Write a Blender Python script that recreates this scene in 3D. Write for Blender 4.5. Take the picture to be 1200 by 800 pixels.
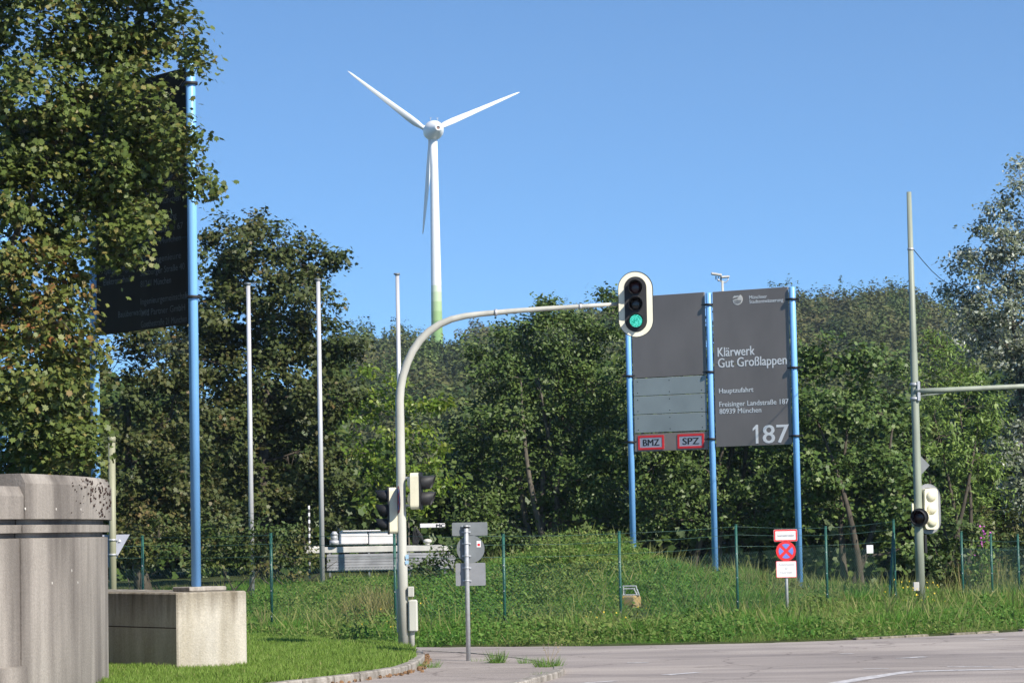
import bpy, math, random
import numpy as np
from mathutils import Vector, Matrix
random.seed(7)
RNG = np.random.default_rng(7)
for _o in list(bpy.data.objects):
    bpy.data.objects.remove(_o)
R = math.radians
# ------------------------------------------------------------------ camera
sc = bpy.context.scene
COL = sc.collection
F = 3200.0                       # focal length in pixels of a 1200 px wide picture
CH = 1.8
PITCH = math.atan(220.0 / F)
ROLL = R(1.1)
fw = Vector((0, math.cos(PITCH), math.sin(PITCH)))
r0 = Vector((1, 0, 0)); u0 = r0.cross(fw)
rt = math.cos(ROLL) * r0 - math.sin(ROLL) * u0
up = math.sin(ROLL) * r0 + math.cos(ROLL) * u0
cd = bpy.data.cameras.new('camera'); cam = bpy.data.objects.new('camera', cd); COL.objects.link(cam)
cam.matrix_world = Matrix(((rt.x, up.x, -fw.x, 0), (rt.y, up.y, -fw.y, 0), (rt.z, up.z, -fw.z, CH), (0, 0, 0, 1)))
cd.sensor_width = 36; cd.lens = 36 * F / 1200; cd.clip_end = 6000; cd.clip_start = 0.1
sc.camera = cam
# ------------------------------------------------------------------ light
SUN_AZ, SUN_EL = R(44), R(38)     # azimuth measured from behind the camera towards the right
sd = Vector((math.sin(SUN_AZ) * math.cos(SUN_EL), -math.cos(SUN_AZ) * math.cos(SUN_EL), math.sin(SUN_EL)))
w = bpy.data.worlds.new('World'); sc.world = w; w.use_nodes = True
nt = w.node_tree; nt.nodes.clear()
wo = nt.nodes.new('ShaderNodeOutputWorld'); bg = nt.nodes.new('ShaderNodeBackground'); sky = nt.nodes.new('ShaderNodeTexSky')
sky.sky_type = 'NISHITA'; sky.sun_disc = False
sky.sun_elevation = SUN_EL; sky.sun_rotation = math.atan2(sd.x, sd.y)
sky.air_density = 1.0; sky.dust_density = 0.3; sky.ozone_density = 2.5; sky.altitude = 500
tc = nt.nodes.new('ShaderNodeTexCoord'); mp = nt.nodes.new('ShaderNodeMapping')
mp.inputs['Location'].default_value = (0, 0, 0.09); mp.inputs['Scale'].default_value = (1, 1, 1.5)
nt.links.new(tc.outputs['Generated'], mp.inputs['Vector']); nt.links.new(mp.outputs['Vector'], sky.inputs['Vector'])
bg.inputs['Strength'].default_value = 0.115
tn = nt.nodes.new('ShaderNodeMix'); tn.data_type = 'RGBA'; tn.blend_type = 'MULTIPLY'; tn.inputs['Factor'].default_value = 1; tn.inputs['B'].default_value = (0.69, 0.96, 1.13, 1)
nt.links.new(sky.outputs['Color'], tn.inputs['A']); nt.links.new(tn.outputs['Result'], bg.inputs['Color']); nt.links.new(bg.outputs[0], wo.inputs['Surface'])
ld = bpy.data.lights.new('sun', 'SUN'); ld.energy = 5.0; ld.angle = R(0.53); ld.color = (1.0, 0.925, 0.82)
lo = bpy.data.objects.new('sun', ld); COL.objects.link(lo)
lo.rotation_euler = sd.to_track_quat('Z', 'Y').to_euler()
sc.view_settings.view_transform = 'Standard'; sc.view_settings.look = 'None'
sc.view_settings.gamma = 1; sc.view_settings.use_curve_mapping = False
sc.view_settings.exposure = 0.62
sc.cycles.max_bounces = 6; sc.cycles.transparent_max_bounces = 8
sc.cycles.volume_bounces = 0

# ------------------------------------------------------------------ projection helpers
def ray(px, py):
    d = fw + rt * ((px - 600) / F) + up * ((400 - py) / F)
    return d
def at(px, py, Y):
    d = ray(px, py); d = d * (Y / d.y)
    return Vector((d.x, d.y, d.z + CH))
def onz(px, py, z=0.0):
    d = ray(px, py); k = (z - CH) / d.z
    return Vector((d.x * k, d.y * k, z))

def sstep(t):
    t = np.clip(t, 0, 1); return t * t * (3 - 2 * t)
EX = [-40, -12, -8, -5, -3, -1.4, 1.3, 3.7, 5.3, 6.8, 8.3, 12, 20, 60]
EY = [80, 56, 50, 46.4, 43.3, 42.7, 41.9, 41.9, 42.4, 43.4, 44.5, 47.5, 55, 95]
def edge(x): return np.interp(x, EX, EY)
AX = [-60, -12, -4, 3, 5.5, 7.5, 60]; AY = [0.5, 0.55, 0.64, 0.68, 0.45, 0.12, 0.1]
# far hill crest: screen column -> height of the ground along the line Y = 560
HX = [-900, -300, -60, -33, -26, -17, -12, -7, 0, 8, 20, 40, 60, 68, 75, 82, 88, 96, 106, 200, 500]
HZ = [0, 20, 30, 33, 33.5, 33, 32, 34.5, 35.5, 38, 40, 41, 40, 41, 41.5, 41, 39, 36, 33, 20, 0]
def hgt(x, y):
    x = np.asarray(x, dtype=float); y = np.asarray(y, dtype=float)
    e = edge(x)
    z = sstep((y - np.maximum(e + 3, 46)) / 11.0) * np.interp(x, AX, AY)
    z = z + 0.78 * np.exp(-((x - 1.25) / 1.35) ** 2 / 2 - ((y - 53.5) / 2.6) ** 2 / 2)
    lump = 0.05 * np.sin(x * 1.7 + y * 0.9) * np.sin(y * 1.3 - x * 0.6) + 0.03 * np.sin(x * 4.1 + 1) * np.sin(y * 3.7)
    z = z + lump * sstep((y - e - 0.5) / 2)
    zn = np.where(y > e, np.maximum(z, 0.02), -0.04)
    xe = x * 560.0 / np.maximum(y, 60)
    hz = np.interp(xe, HX, HZ) - 5.2
    hill = hz * sstep((y - 190) / 370.0) * (1 - 0.25 * sstep((y - 560) / 400.0))
    hill = hill + (1.5 * np.sin(x * 0.09 + y * 0.03) * np.sin(y * 0.05)) * sstep((y - 250) / 150.0)
    return zn + hill
def gz(x, y): return float(hgt(x, y))
def onter(px, Y):
    """a point of the terrain in screen column px at depth Y"""
    z = 0.0
    for _ in range(6):
        # image row of (.., Y, z) at that column
        x = at(px, 650, Y).x
        lo_, hi_ = 300.0, 900.0
        for _k in range(30):
            m = (lo_ + hi_) / 2
            if at(px, m, Y).z > z: lo_ = m
            else: hi_ = m
        x = at(px, lo_, Y).x
        z = gz(x, Y)
    return Vector((x, Y, z))

# ------------------------------------------------------------------ materials
def new_mat(name):
    m = bpy.data.materials.new(name); m.use_nodes = True
    n = m.node_tree; n.nodes.clear()
    out = n.nodes.new('ShaderNodeOutputMaterial'); b = n.nodes.new('ShaderNodeBsdfPrincipled')
    n.links.new(b.outputs[0], out.inputs['Surface'])
    return m, n, b, out
def c4(c): return (c[0], c[1], c[2], 1)
def plain(name, col, rough=0.5, metal=0.0, var=0.12, scale=6.0, spec=0.5, dirt=None, bump=0.0, streak=1.0):
    """painted or bare surface with weathering: large noise shifts the colour, fine noise the gloss"""
    m, n, b, out = new_mat(name)
    t = n.nodes.new('ShaderNodeTexCoord'); mpp = n.nodes.new('ShaderNodeMapping'); mpp.inputs['Scale'].default_value = (1, 1, streak)
    no = n.nodes.new('ShaderNodeTexNoise'); no.inputs['Scale'].default_value = scale; no.inputs['Detail'].default_value = 6
    n.links.new(t.outputs['Object'], mpp.inputs['Vector']); n.links.new(mpp.outputs['Vector'], no.inputs['Vector'])
    cr = n.nodes.new('ShaderNodeValToRGB')
    cr.color_ramp.elements[0].position = 0.3; cr.color_ramp.elements[1].position = 0.7
    d = dirt if dirt else tuple(c * (1 - var * 1.6) for c in col)
    cr.color_ramp.elements[0].color = c4(d); cr.color_ramp.elements[1].color = c4(tuple(min(1, c * (1 + var * 0.5)) for c in col))
    n.links.new(no.outputs['Fac'], cr.inputs['Fac']); n.links.new(cr.outputs[0], b.inputs['Base Color'])
    b.inputs['Roughness'].default_value = rough; b.inputs['Metallic'].default_value = metal
    b.inputs['Specular IOR Level'].default_value = spec
    if bump:
        bp = n.nodes.new('ShaderNodeBump'); bp.inputs['Strength'].default_value = bump
        n2 = n.nodes.new('ShaderNodeTexNoise'); n2.inputs['Scale'].default_value = scale * 8; n2.inputs['Detail'].default_value = 5
        n.links.new(t.outputs['Object'], n2.inputs['Vector']); n.links.new(n2.outputs['Fac'], bp.inputs['Height']); n.links.new(bp.outputs[0], b.inputs['Normal'])
    return m
def concrete(name, base, dark, zs=0.25, sc_=1.6, rim=None):
    m, n, b, out = new_mat(name)
    t = n.nodes.new('ShaderNodeTexCoord')
    def noise(scale, mapscale, detail=6):
        mm = n.nodes.new('ShaderNodeMapping'); mm.inputs['Scale'].default_value = mapscale
        x = n.nodes.new('ShaderNodeTexNoise'); x.inputs['Scale'].default_value = scale; x.inputs['Detail'].default_value = detail
        n.links.new(t.outputs['Object'], mm.inputs['Vector']); n.links.new(mm.outputs['Vector'], x.inputs['Vector']); return x
    def ramp(src, a, bb, p0, p1):
        r = n.nodes.new('ShaderNodeValToRGB'); r.color_ramp.elements[0].position = p0; r.color_ramp.elements[1].position = p1
        r.color_ramp.elements[0].color = c4(a); r.color_ramp.elements[1].color = c4(bb); n.links.new(src, r.inputs['Fac']); return r
    st = ramp(noise(sc_, (3.2, 3.2, zs)).outputs['Fac'], dark, base, 0.36, 0.62)
    sp = ramp(noise(38, (1, 1, 1), 4).outputs['Fac'], (0.86,) * 3, (1.06,) * 3, 0.3, 0.7)
    bl = ramp(noise(0.9, (1, 1, 0.7)).outputs['Fac'], (0.78, 0.77, 0.76), (1.08, 1.07, 1.06), 0.35, 0.65)
    hs = ramp(noise(5, (2.5, 2.5, 0.2)).outputs['Fac'], (0.9,) * 3, (1.04,) * 3, 0.3, 0.65)
    cur = st.outputs[0]
    lay = [sp, bl, hs]
    if rim:   # rain-washed dirt that has run down from the top edge
        sx_ = n.nodes.new('ShaderNodeSeparateXYZ'); n.links.new(t.outputs['Object'], sx_.inputs[0])
        m1 = n.nodes.new('ShaderNodeMath'); m1.operation = 'MULTIPLY_ADD'; m1.inputs[1].default_value = .75; n.links.new(noise(3, (3, 3, .25)).outputs['Fac'], m1.inputs[0]); n.links.new(sx_.outputs['Z'], m1.inputs[2])
        m2 = n.nodes.new('ShaderNodeMapRange'); m2.inputs['From Min'].default_value = rim[1]; m2.inputs['From Max'].default_value = rim[1] + .42; n.links.new(m1.outputs[0], m2.inputs['Value'])
        lay.append(ramp(m2.outputs[0], (1, 1, 1), (.40, .37, .33), 0, 1))
    for o_ in lay:
        mx = n.nodes.new('ShaderNodeMix'); mx.data_type = 'RGBA'; mx.blend_type = 'MULTIPLY'; mx.inputs['Factor'].default_value = 1
        n.links.new(cur, mx.inputs['A']); n.links.new(o_.outputs[0], mx.inputs['B']); cur = mx.outputs['Result']
    n.links.new(cur, b.inputs['Base Color']); b.inputs['Roughness'].default_value = 0.92; b.inputs['Specular IOR Level'].default_value = 0.2
    bp = n.nodes.new('ShaderNodeBump'); bp.inputs['Strength'].default_value = 0.35; bp.inputs['Distance'].default_value = 0.02
    n.links.new(noise(45, (1, 1, 1), 5).outputs['Fac'], bp.inputs['Height']); n.links.new(bp.outputs[0], b.inputs['Normal'])
    return m
def leaf_mat(name, cols, tint=None, trans=0.22, rough=0.42, under=None, spec=0.4):
    m, n, b, out = new_mat(name)
    a = n.nodes.new('ShaderNodeAttribute'); a.attribute_name = 'rnd'
    r = n.nodes.new('ShaderNodeValToRGB'); els = r.color_ramp.elements
    while len(els) < len(cols): els.new(0.5)
    for i, (p, c) in enumerate(cols):
        els[i].position = p; els[i].color = c4(c)
    n.links.new(a.outputs['Fac'], r.inputs['Fac']); cur = r.outputs[0]
    if tint:
        a2 = n.nodes.new('ShaderNodeAttribute'); a2.attribute_name = 'tint'
        r2 = n.nodes.new('ShaderNodeValToRGB'); e2 = r2.color_ramp.elements
        while len(e2) < len(tint): e2.new(0.5)
        for i, (p, c) in enumerate(tint):
            e2[i].position = p; e2[i].color = c4(c)
        n.links.new(a.outputs['Fac'], r2.inputs['Fac'])
        mx = n.nodes.new('ShaderNodeMix'); mx.data_type = 'RGBA'
        n.links.new(a2.outputs['Fac'], mx.inputs['Factor']); n.links.new(cur, mx.inputs['A']); n.links.new(r2.outputs[0], mx.inputs['B']); cur = mx.outputs['Result']
    if under:
        g = n.nodes.new('ShaderNodeNewGeometry'); mx = n.nodes.new('ShaderNodeMix'); mx.data_type = 'RGBA'
        n.links.new(g.outputs['Backfacing'], mx.inputs['Factor']); n.links.new(cur, mx.inputs['A']); mx.inputs['B'].default_value = c4(under); cur = mx.outputs['Result']
    n.links.new(cur, b.inputs['Base Color']); b.inputs['Roughness'].default_value = rough; b.inputs['Specular IOR Level'].default_value = spec
    tr = n.nodes.new('ShaderNodeBsdfTranslucent'); ms = n.nodes.new('ShaderNodeMixShader'); ms.inputs[0].default_value = trans
    hs = n.nodes.new('ShaderNodeHueSaturation'); hs.inputs['Value'].default_value = 1.5; hs.inputs['Hue'].default_value = 0.485
    n.links.new(cur, hs.inputs['Color']); n.links.new(hs.outputs[0], tr.inputs['Color'])
    n.links.new(b.outputs[0], ms.inputs[1]); n.links.new(tr.outputs[0], ms.inputs[2]); n.links.new(ms.outputs[0], out.inputs['Surface'])
    return m

M = {}
M['bark'] = plain('bark', (0.09, 0.075, 0.055), 0.9, scale=14, var=0.35, bump=0.4, streak=0.25)
M['bark_pale'] = plain('bark_pale', (0.13, 0.115, 0.09), 0.9, scale=14, var=0.3, bump=0.3, streak=0.3)
M['blue'] = plain('blue_paint', (0.20, 0.46, 0.84), 0.42, scale=3, var=0.08, streak=0.3)
M['mast_grey'] = plain('mast_grey_paint', (0.47, 0.465, 0.41), 0.55, scale=5, var=0.12, streak=0.25)
M['mast_green'] = plain('mast_green_grey_paint', (0.27, 0.30, 0.235), 0.5, scale=5, var=0.14, streak=0.25)
M['olive'] = plain('olive_pole_paint', (0.29, 0.29, 0.19), 0.55, scale=5, var=0.15, streak=0.2)
M['galv'] = plain('galvanised_steel', (0.50, 0.51, 0.52), 0.45, metal=0.35, scale=22, var=0.12)
M['alu'] = plain('flagpole_aluminium', (0.58, 0.58, 0.59), 0.4, metal=0.25, scale=5, var=0.1, streak=0.2)
M['back_dark'] = plain('plate_back_dark', (0.17, 0.185, 0.19), 0.55, scale=6, var=0.12)
M['back_light'] = plain('plate_back_pale', (0.27, 0.275, 0.28), 0.5, metal=0.2, scale=6, var=0.12)
M['cream'] = plain('cream_housing', (0.74, 0.69, 0.51), 0.5, scale=7, var=0.08, streak=0.4)
M['cream_board'] = plain('cream_board', (0.80, 0.77, 0.60), 0.5, scale=9, var=0.07, streak=0.4)
M['black'] = plain('black_housing', (0.018, 0.018, 0.019), 0.6, scale=8, var=0.25)
M['charcoal'] = plain('charcoal_panel', (0.20, 0.178, 0.164), 0.38, scale=1.3, var=0.12, streak=0.5)
M['slate'] = plain('slate_strip', (0.29, 0.325, 0.32), 0.36, scale=1.6, var=0.10)
M['brown_strip'] = plain('taupe_strip', (0.25, 0.205, 0.18), 0.42, scale=2, var=0.1)
M['left_panel'] = plain('old_dark_panel', (0.048, 0.038, 0.028), 0.8, scale=2, var=0.2, streak=0.3, spec=0.05)
M['left_text'] = plain('faded_lettering', (0.17, 0.165, 0.155), 0.7, var=0.2, spec=0.1)
M['white'] = plain('white_paint', (0.78, 0.78, 0.77), 0.4, scale=4, var=0.05)
M['text_white'] = plain('white_lettering', (0.80, 0.80, 0.79), 0.5, scale=6, var=0.04)
M['text_black'] = plain('black_lettering', (0.02, 0.02, 0.02), 0.5, scale=6, var=0.1)
M['text_grey'] = plain('grey_lettering', (0.50, 0.46, 0.48), 0.5, scale=6, var=0.1)
M['red'] = plain('sign_red', (0.75, 0.03, 0.035), 0.4, scale=6, var=0.06)
M['sign_blue'] = plain('sign_blue', (0.16, 0.22, 0.62), 0.4, scale=6, var=0.06)
M['plate_pale'] = plain('pale_plate', (0.38, 0.40, 0.47), 0.4, scale=6, var=0.05)
M['logo'] = plain('logo_cream', (0.74, 0.70, 0.64), 0.5, scale=14, var=0.14)
M['fence_green'] = plain('fence_green', (0.018, 0.10, 0.075), 0.45, scale=8, var=0.2)
M['wire_green'] = plain('fence_wire', (0.035, 0.095, 0.075), 0.5, scale=8, var=0.2)
M['turbine'] = plain('turbine_white', (0.78, 0.79, 0.79), 0.4, scale=0.15, var=0.03)
M['lens_red'] = plain('dark_red_lens', (0.045, 0.008, 0.008), 0.2, var=0.2)
M['lens_dark'] = plain('unlit_amber_lens', (0.02, 0.016, 0.012), 0.2, var=0.2)
M['dry'] = plain('dry_stalks', (0.30, 0.24, 0.14), 0.8, var=0.25)
M['rust_box'] = plain('lichen_stone', (0.24, 0.19, 0.12), 0.9, scale=9, var=0.2, dirt=(0.33, 0.23, 0.08), bump=0.4)
M['machine'] = plain('pale_machine_paint', (0.58, 0.56, 0.51), 0.5, scale=4, var=0.15, streak=0.4)
M['machine_white'] = plain('cabinet_white', (0.74, 0.71, 0.70), 0.45, scale=4, var=0.07)
M['concrete'] = concrete('wall_concrete', (0.335, 0.305, 0.268), (0.15, 0.133, 0.118), zs=0.33, sc_=0.55)
M['concrete_block'] = concrete('block_concrete', (0.58, 0.545, 0.47), (0.42, 0.38, 0.30), zs=0.5, sc_=0.8, rim=(.80, 1.12))
M['kerb'] = concrete('kerb_stone', (0.40, 0.37, 0.33), (0.22, 0.20, 0.17), zs=1.0, sc_=3)
def glow(name, col, s):
    m, n, b, out = new_mat(name)
    v = n.nodes.new('ShaderNodeTexVoronoi'); v.inputs['Scale'].default_value = 55
    t = n.nodes.new('ShaderNodeTexCoord'); n.links.new(t.outputs['Object'], v.inputs['Vector'])
    r = n.nodes.new('ShaderNodeValToRGB'); r.color_ramp.elements[0].color = c4(tuple(min(1, c * 1.7 + 0.15) for c in col)); r.color_ramp.elements[1].color = c4(tuple(c * 0.45 for c in col))
    r.color_ramp.elements[1].position = 0.7
    n.links.new(v.outputs['Distance'], r.inputs['Fac']); n.links.new(r.outputs[0], b.inputs['Emission Color'])
    b.inputs['Base Color'].default_value = c4(tuple(c * 0.3 for c in col)); b.inputs['Emission Strength'].default_value = s; b.inputs['Roughness'].default_value = 0.25
    return m
M['green_lamp'] = glow('lit_green_lens', (0.01, 0.62, 0.42), 0.85)

def asphalt(name, a, bcol, patch):
    m, n, b, out = new_mat(name)
    t = n.nodes.new('ShaderNodeTexCoord')
    def noise(scale, det=6, ms=(1, 1, 1)):
        mm = n.nodes.new('ShaderNodeMapping'); mm.inputs['Scale'].default_value = ms
        x = n.nodes.new('ShaderNodeTexNoise'); x.inputs['Scale'].default_value = scale; x.inputs['Detail'].default_value = det
        n.links.new(t.outputs['Object'], mm.inputs['Vector']); n.links.new(mm.outputs['Vector'], x.inputs['Vector']); return x
    r = n.nodes.new('ShaderNodeValToRGB'); r.color_ramp.elements[0].position = 0.38; r.color_ramp.elements[1].position = 0.62
    r.color_ramp.elements[0].color = c4(a); r.color_ramp.elements[1].color = c4(bcol)
    n.links.new(noise(0.35, 5, (1, 0.6, 1)).outputs['Fac'], r.inputs['Fac'])
    r2 = n.nodes.new('ShaderNodeValToRGB'); r2.color_ramp.elements[0].position = 0.32; r2.color_ramp.elements[1].position = 0.68
    r2.color_ramp.elements[0].color = (0.66, 0.65, 0.65, 1); r2.color_ramp.elements[1].color = (1.2, 1.2, 1.2, 1)
    n.links.new(noise(60, 3).outputs['Fac'], r2.inputs['Fac'])
    r3 = n.nodes.new('ShaderNodeValToRGB'); r3.color_ramp.elements[0].position = 0.42; r3.color_ramp.elements[1].position = 0.56
    r3.color_ramp.elements[0].color = c4(patch); r3.color_ramp.elements[1].color = (1, 1, 1, 1)
    n.links.new(noise(0.5, 3, (0.5, 1.4, 1)).outputs['Fac'], r3.inputs['Fac'])
    vo = n.nodes.new('ShaderNodeTexVoronoi'); vo.feature = 'DISTANCE_TO_EDGE'; vo.inputs['Scale'].default_value = 0.45
    wn = noise(1.5, 4); ad = n.nodes.new('ShaderNodeMix'); ad.data_type = 'RGBA'; ad.blend_type = 'ADD'; ad.inputs['Factor'].default_value = 0.6
    n.links.new(t.outputs['Object'], ad.inputs['A']); n.links.new(wn.outputs['Color'], ad.inputs['B']); n.links.new(ad.outputs['Result'], vo.inputs['Vector'])
    r4 = n.nodes.new('ShaderNodeValToRGB'); r4.color_ramp.elements[0].position = 0.0; r4.color_ramp.elements[1].position = 0.012
    r4.color_ramp.elements[0].color = (0.62, 0.6, 0.6, 1); r4.color_ramp.elements[1].color = (1, 1, 1, 1); n.links.new(vo.outputs['Distance'], r4.inputs['Fac'])
    r5 = n.nodes.new('ShaderNodeValToRGB'); r5.color_ramp.elements[0].position = 0.40; r5.color_ramp.elements[1].position = 0.60
    r5.color_ramp.elements[0].color = (0.87, 0.87, 0.88, 1); r5.color_ramp.elements[1].color = (1.06, 1.06, 1.05, 1); n.links.new(noise(1.0, 4, (0.10, 1.1, 1)).outputs['Fac'], r5.inputs['Fac'])
    cur = r.outputs[0]
    for o_ in (r2, r3, r4, r5):
        mx = n.nodes.new('ShaderNodeMix'); mx.data_type = 'RGBA'; mx.blend_type = 'MULTIPLY'; mx.inputs['Factor'].default_value = 1
        n.links.new(cur, mx.inputs['A']); n.links.new(o_.outputs[0], mx.inputs['B']); cur = mx.outputs['Result']
    n.links.new(cur, b.inputs['Base Color']); b.inputs['Roughness'].default_value = 0.9; b.inputs['Specular IOR Level'].default_value = 0.25
    bp = n.nodes.new('ShaderNodeBump'); bp.inputs['Strength'].default_value = 0.4; bp.inputs['Distance'].default_value = 0.01
    n.links.new(noise(70, 3).outputs['Fac'], bp.inputs['Height']); n.links.new(bp.outputs[0], b.inputs['Normal'])
    return m
M['asphalt'] = asphalt('asphalt', (0.335, 0.295, 0.265), (0.39, 0.345, 0.31), (0.80, 0.80, 0.81))
M['sidewalk'] = asphalt('sidewalk_asphalt', (0.31, 0.27, 0.24), (0.365, 0.32, 0.285), (0.88, 0.88, 0.88))
M['paint'] = plain('worn_road_paint', (0.55, 0.53, 0.52), 0.7, scale=9, var=0.3, dirt=(0.32, 0.30, 0.29))
M['soil'] = plain('grassy_soil', (0.06, 0.075, 0.025), 0.95, scale=3, var=0.4, spec=0.1)
M['lawn_soil'] = plain('lawn_soil', (0.06, 0.10, 0.02), 0.95, scale=3, var=0.3, spec=0.1)

# ------------------------------------------------------------------ object helpers
ORG = {}
def tag(o, label=None, cat=None, group=None, kind=None):
    if label: o['label'] = label
    if cat: o['category'] = cat
    if group: o['group'] = group
    if kind: o['kind'] = kind
    return o
def thing(name, label, cat, loc=(0, 0, 0), group=None):
    o = bpy.data.objects.new(name, None); COL.objects.link(o); o.location = loc
    o.empty_display_size = 0.3
    ORG[o.name] = Vector(loc); return tag(o, label, cat, group)
def link(name, me, mat, parent=None, org=None):
    o = bpy.data.objects.new(name, me); COL.objects.link(o)
    if mat is not None: me.materials.append(mat)
    if parent is not None:
        o.parent = parent; ORG[o.name] = ORG[parent.name]
    else:
        o.location = org if org is not None else (0, 0, 0); ORG[o.name] = Vector(o.location)
    return o
class MB:
    def __init__(s): s.v = []; s.f = []; s.sm = []
    def add(s, vs, fs, smooth=False):
        k = len(s.v); s.v += [tuple(v) for v in vs]; s.f += [tuple(i + k for i in f) for f in fs]; s.sm += [smooth] * len(fs); return s
    def box(s, c, size, X=(1, 0, 0), Z=(0, 0, 1), bevel=0.0):
        c = Vector(c); X = Vector(X).normalized(); Z = Vector(Z).normalized(); Y = Z.cross(X)
        hx, hy, hz = size[0] / 2, size[1] / 2, size[2] / 2
        if bevel <= 0:
            vs = [c + X * (a * hx) + Y * (b * hy) + Z * (d * hz) for d in (-1, 1) for a, b in ((-1, -1), (1, -1), (1, 1), (-1, 1))]
            return s.add(vs, [(3, 2, 1, 0), (4, 5, 6, 7), (0, 1, 5, 4), (1, 2, 6, 5), (2, 3, 7, 6), (3, 0, 4, 7)])
        b_ = min(bevel, hx * .9, hy * .9, hz * .9)
        def ringpts(ix, iz, ins):
            return [c + X * x + Y * y + Z * iz for x, y in ((-hx + ins + b_, -hy + ins), (hx - ins - b_, -hy + ins), (hx - ins, -hy + ins + b_), (hx - ins, hy - ins - b_), (hx - ins - b_, hy - ins), (-hx + ins + b_, hy - ins), (-hx + ins, hy - ins - b_), (-hx + ins, -hy + ins + b_))]
        rings = [ringpts(0, -hz, b_ * .9), ringpts(0, -hz + b_, 0), ringpts(0, hz - b_, 0), ringpts(0, hz, b_ * .9)]
        vs = [p for r_ in rings for p in r_]; fs = [tuple(range(7, -1, -1)), tuple(range(24, 32))]
        for r_ in range(3):
            for i in range(8):
                j = (i + 1) % 8; fs.append((r_ * 8 + i, r_ * 8 + j, r_ * 8 + 8 + j, r_ * 8 + 8 + i))
        return s.add(vs, fs)
    def tube(s, pts, rad, seg=12, cap=True):
        pts = [Vector(p) for p in pts]; n = len(pts)
        if not hasattr(rad, '__len__'): rad = [rad] * n
        vs = []; prev = None
        for i, p in enumerate(pts):
            d = (pts[min(i + 1, n - 1)] - pts[max(i - 1, 0)])
            if d.length < 1e-9: d = Vector((0, 0, 1))
            d.normalize()
            if prev is None:
                a = Vector((1, 0, 0)) if abs(d.x) < 0.8 else Vector((0, 1, 0)); e1 = (a - d * a.dot(d)).normalized()
            else:
                e1 = (prev - d * prev.dot(d)); e1 = e1.normalized() if e1.length > 1e-6 else d.orthogonal().normalized()
            prev = e1; e2 = d.cross(e1)
            for k in range(seg):
                t = 2 * math.pi * k / seg; vs.append(p + (e1 * math.cos(t) + e2 * math.sin(t)) * rad[i])
        fs = []
        for i in range(n - 1):
            for k in range(seg):
                k2 = (k + 1) % seg; fs.append((i * seg + k, i * seg + k2, (i + 1) * seg + k2, (i + 1) * seg + k))
        s.add(vs, fs, True)
        if cap:
            b = len(s.v) - len(vs)
            s.f.append(tuple(b + k for k in range(seg - 1, -1, -1))); s.sm.append(False)
            s.f.append(tuple(b + (n - 1) * seg + k for k in range(seg))); s.sm.append(False)
        return s
    def prism(s, poly, O, U, V, depth):
        """poly: 2D outline (counter clockwise seen from U x V), extruded backwards by depth"""
        O, U, V = Vector(O), Vector(U).normalized(), Vector(V).normalized(); N = U.cross(V); n = len(poly)
        fr = [O + U * a + V * b for a, b in poly]; bk = [p - N * depth for p in fr]
        fs = [tuple(range(n)), tuple(range(2 * n - 1, n - 1, -1))] + [(i, n + i, n + (i + 1) % n, (i + 1) % n) for i in range(n)]
        return s.add(fr + bk, fs)
    def ring(s, outer, inner, O, U, V, depth):
        O, U, V = Vector(O), Vector(U).normalized(), Vector(V).normalized(); N = U.cross(V); n = len(outer)
        P = [[O + U * a + V * b - N * dd for a, b in pl] for dd in (0, depth) for pl in (outer, inner)]
        vs = sum(P, []); fs = []
        for i in range(n):
            j = (i + 1) % n
            fs += [(i, j, n + j, n + i), (3 * n + i, 3 * n + j, 2 * n + j, 2 * n + i), (i, 2 * n + i, 2 * n + j, j), (n + j, 3 * n + j, 3 * n + i, n + i)]
        return s.add(vs, fs)
    def ball(s, c, r, seg=16, rings=10):
        c = Vector(c); r = Vector(r) if hasattr(r, '__len__') else Vector((r, r, r)); vs = [c + Vector((0, 0, r.z))]
        for i in range(1, rings):
            a = math.pi * i / rings
            for k in range(seg):
                t = 2 * math.pi * k / seg; vs.append(c + Vector((r.x * math.sin(a) * math.cos(t), r.y * math.sin(a) * math.sin(t), r.z * math.cos(a))))
        vs.append(c - Vector((0, 0, r.z))); fs = []
        for k in range(seg): fs.append((0, 1 + k, 1 + (k + 1) % seg))
        for i in range(rings - 2):
            for k in range(seg):
                a = 1 + i * seg; fs.append((a + k, a + seg + k, a + seg + (k + 1) % seg, a + (k + 1) % seg))
        L = len(vs) - 1; a = 1 + (rings - 2) * seg
        for k in range(seg): fs.append((a + k, L, a + (k + 1) % seg))
        return s.add(vs, fs, True)
    def build(s, name, mat, parent=None, org=None, label=None):
        O = ORG[parent.name] if parent is not None else (Vector(org) if org is not None else Vector((0, 0, 0)))
        me = bpy.data.meshes.new(name); me.from_pydata([(v[0] - O[0], v[1] - O[1], v[2] - O[2]) for v in s.v], [], s.f)
        me.polygons.foreach_set('use_smooth', s.sm); me.update()
        o = link(name, me, mat, parent, None if parent is not None else O)
        if label: o['label'] = label
        return o
def build_split(mb, name, mat, parent):
    n = len(mb.v); par = list(range(n))
    def find(i):
        while par[i] != i: par[i] = par[par[i]]; i = par[i]
        return i
    for f in mb.f:
        a = find(f[0])
        for q in f[1:]: par[find(q)] = a
    grp = {}
    for f, sm_ in zip(mb.f, mb.sm): grp.setdefault(find(f[0]), []).append((f, sm_))
    for g in grp.values():
        ids = sorted({i for f, _ in g for i in f}); mp_ = {v: k for k, v in enumerate(ids)}; m2 = MB()
        m2.v = [mb.v[i] for i in ids]; m2.f = [tuple(mp_[i] for i in f) for f, _ in g]; m2.sm = [q for _, q in g]; m2.build(name, mat, parent)
def circle(r, n=32, cx=0, cy=0): return [(cx + r * math.cos(2 * math.pi * k / n), cy + r * math.sin(2 * math.pi * k / n)) for k in range(n)]
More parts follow.
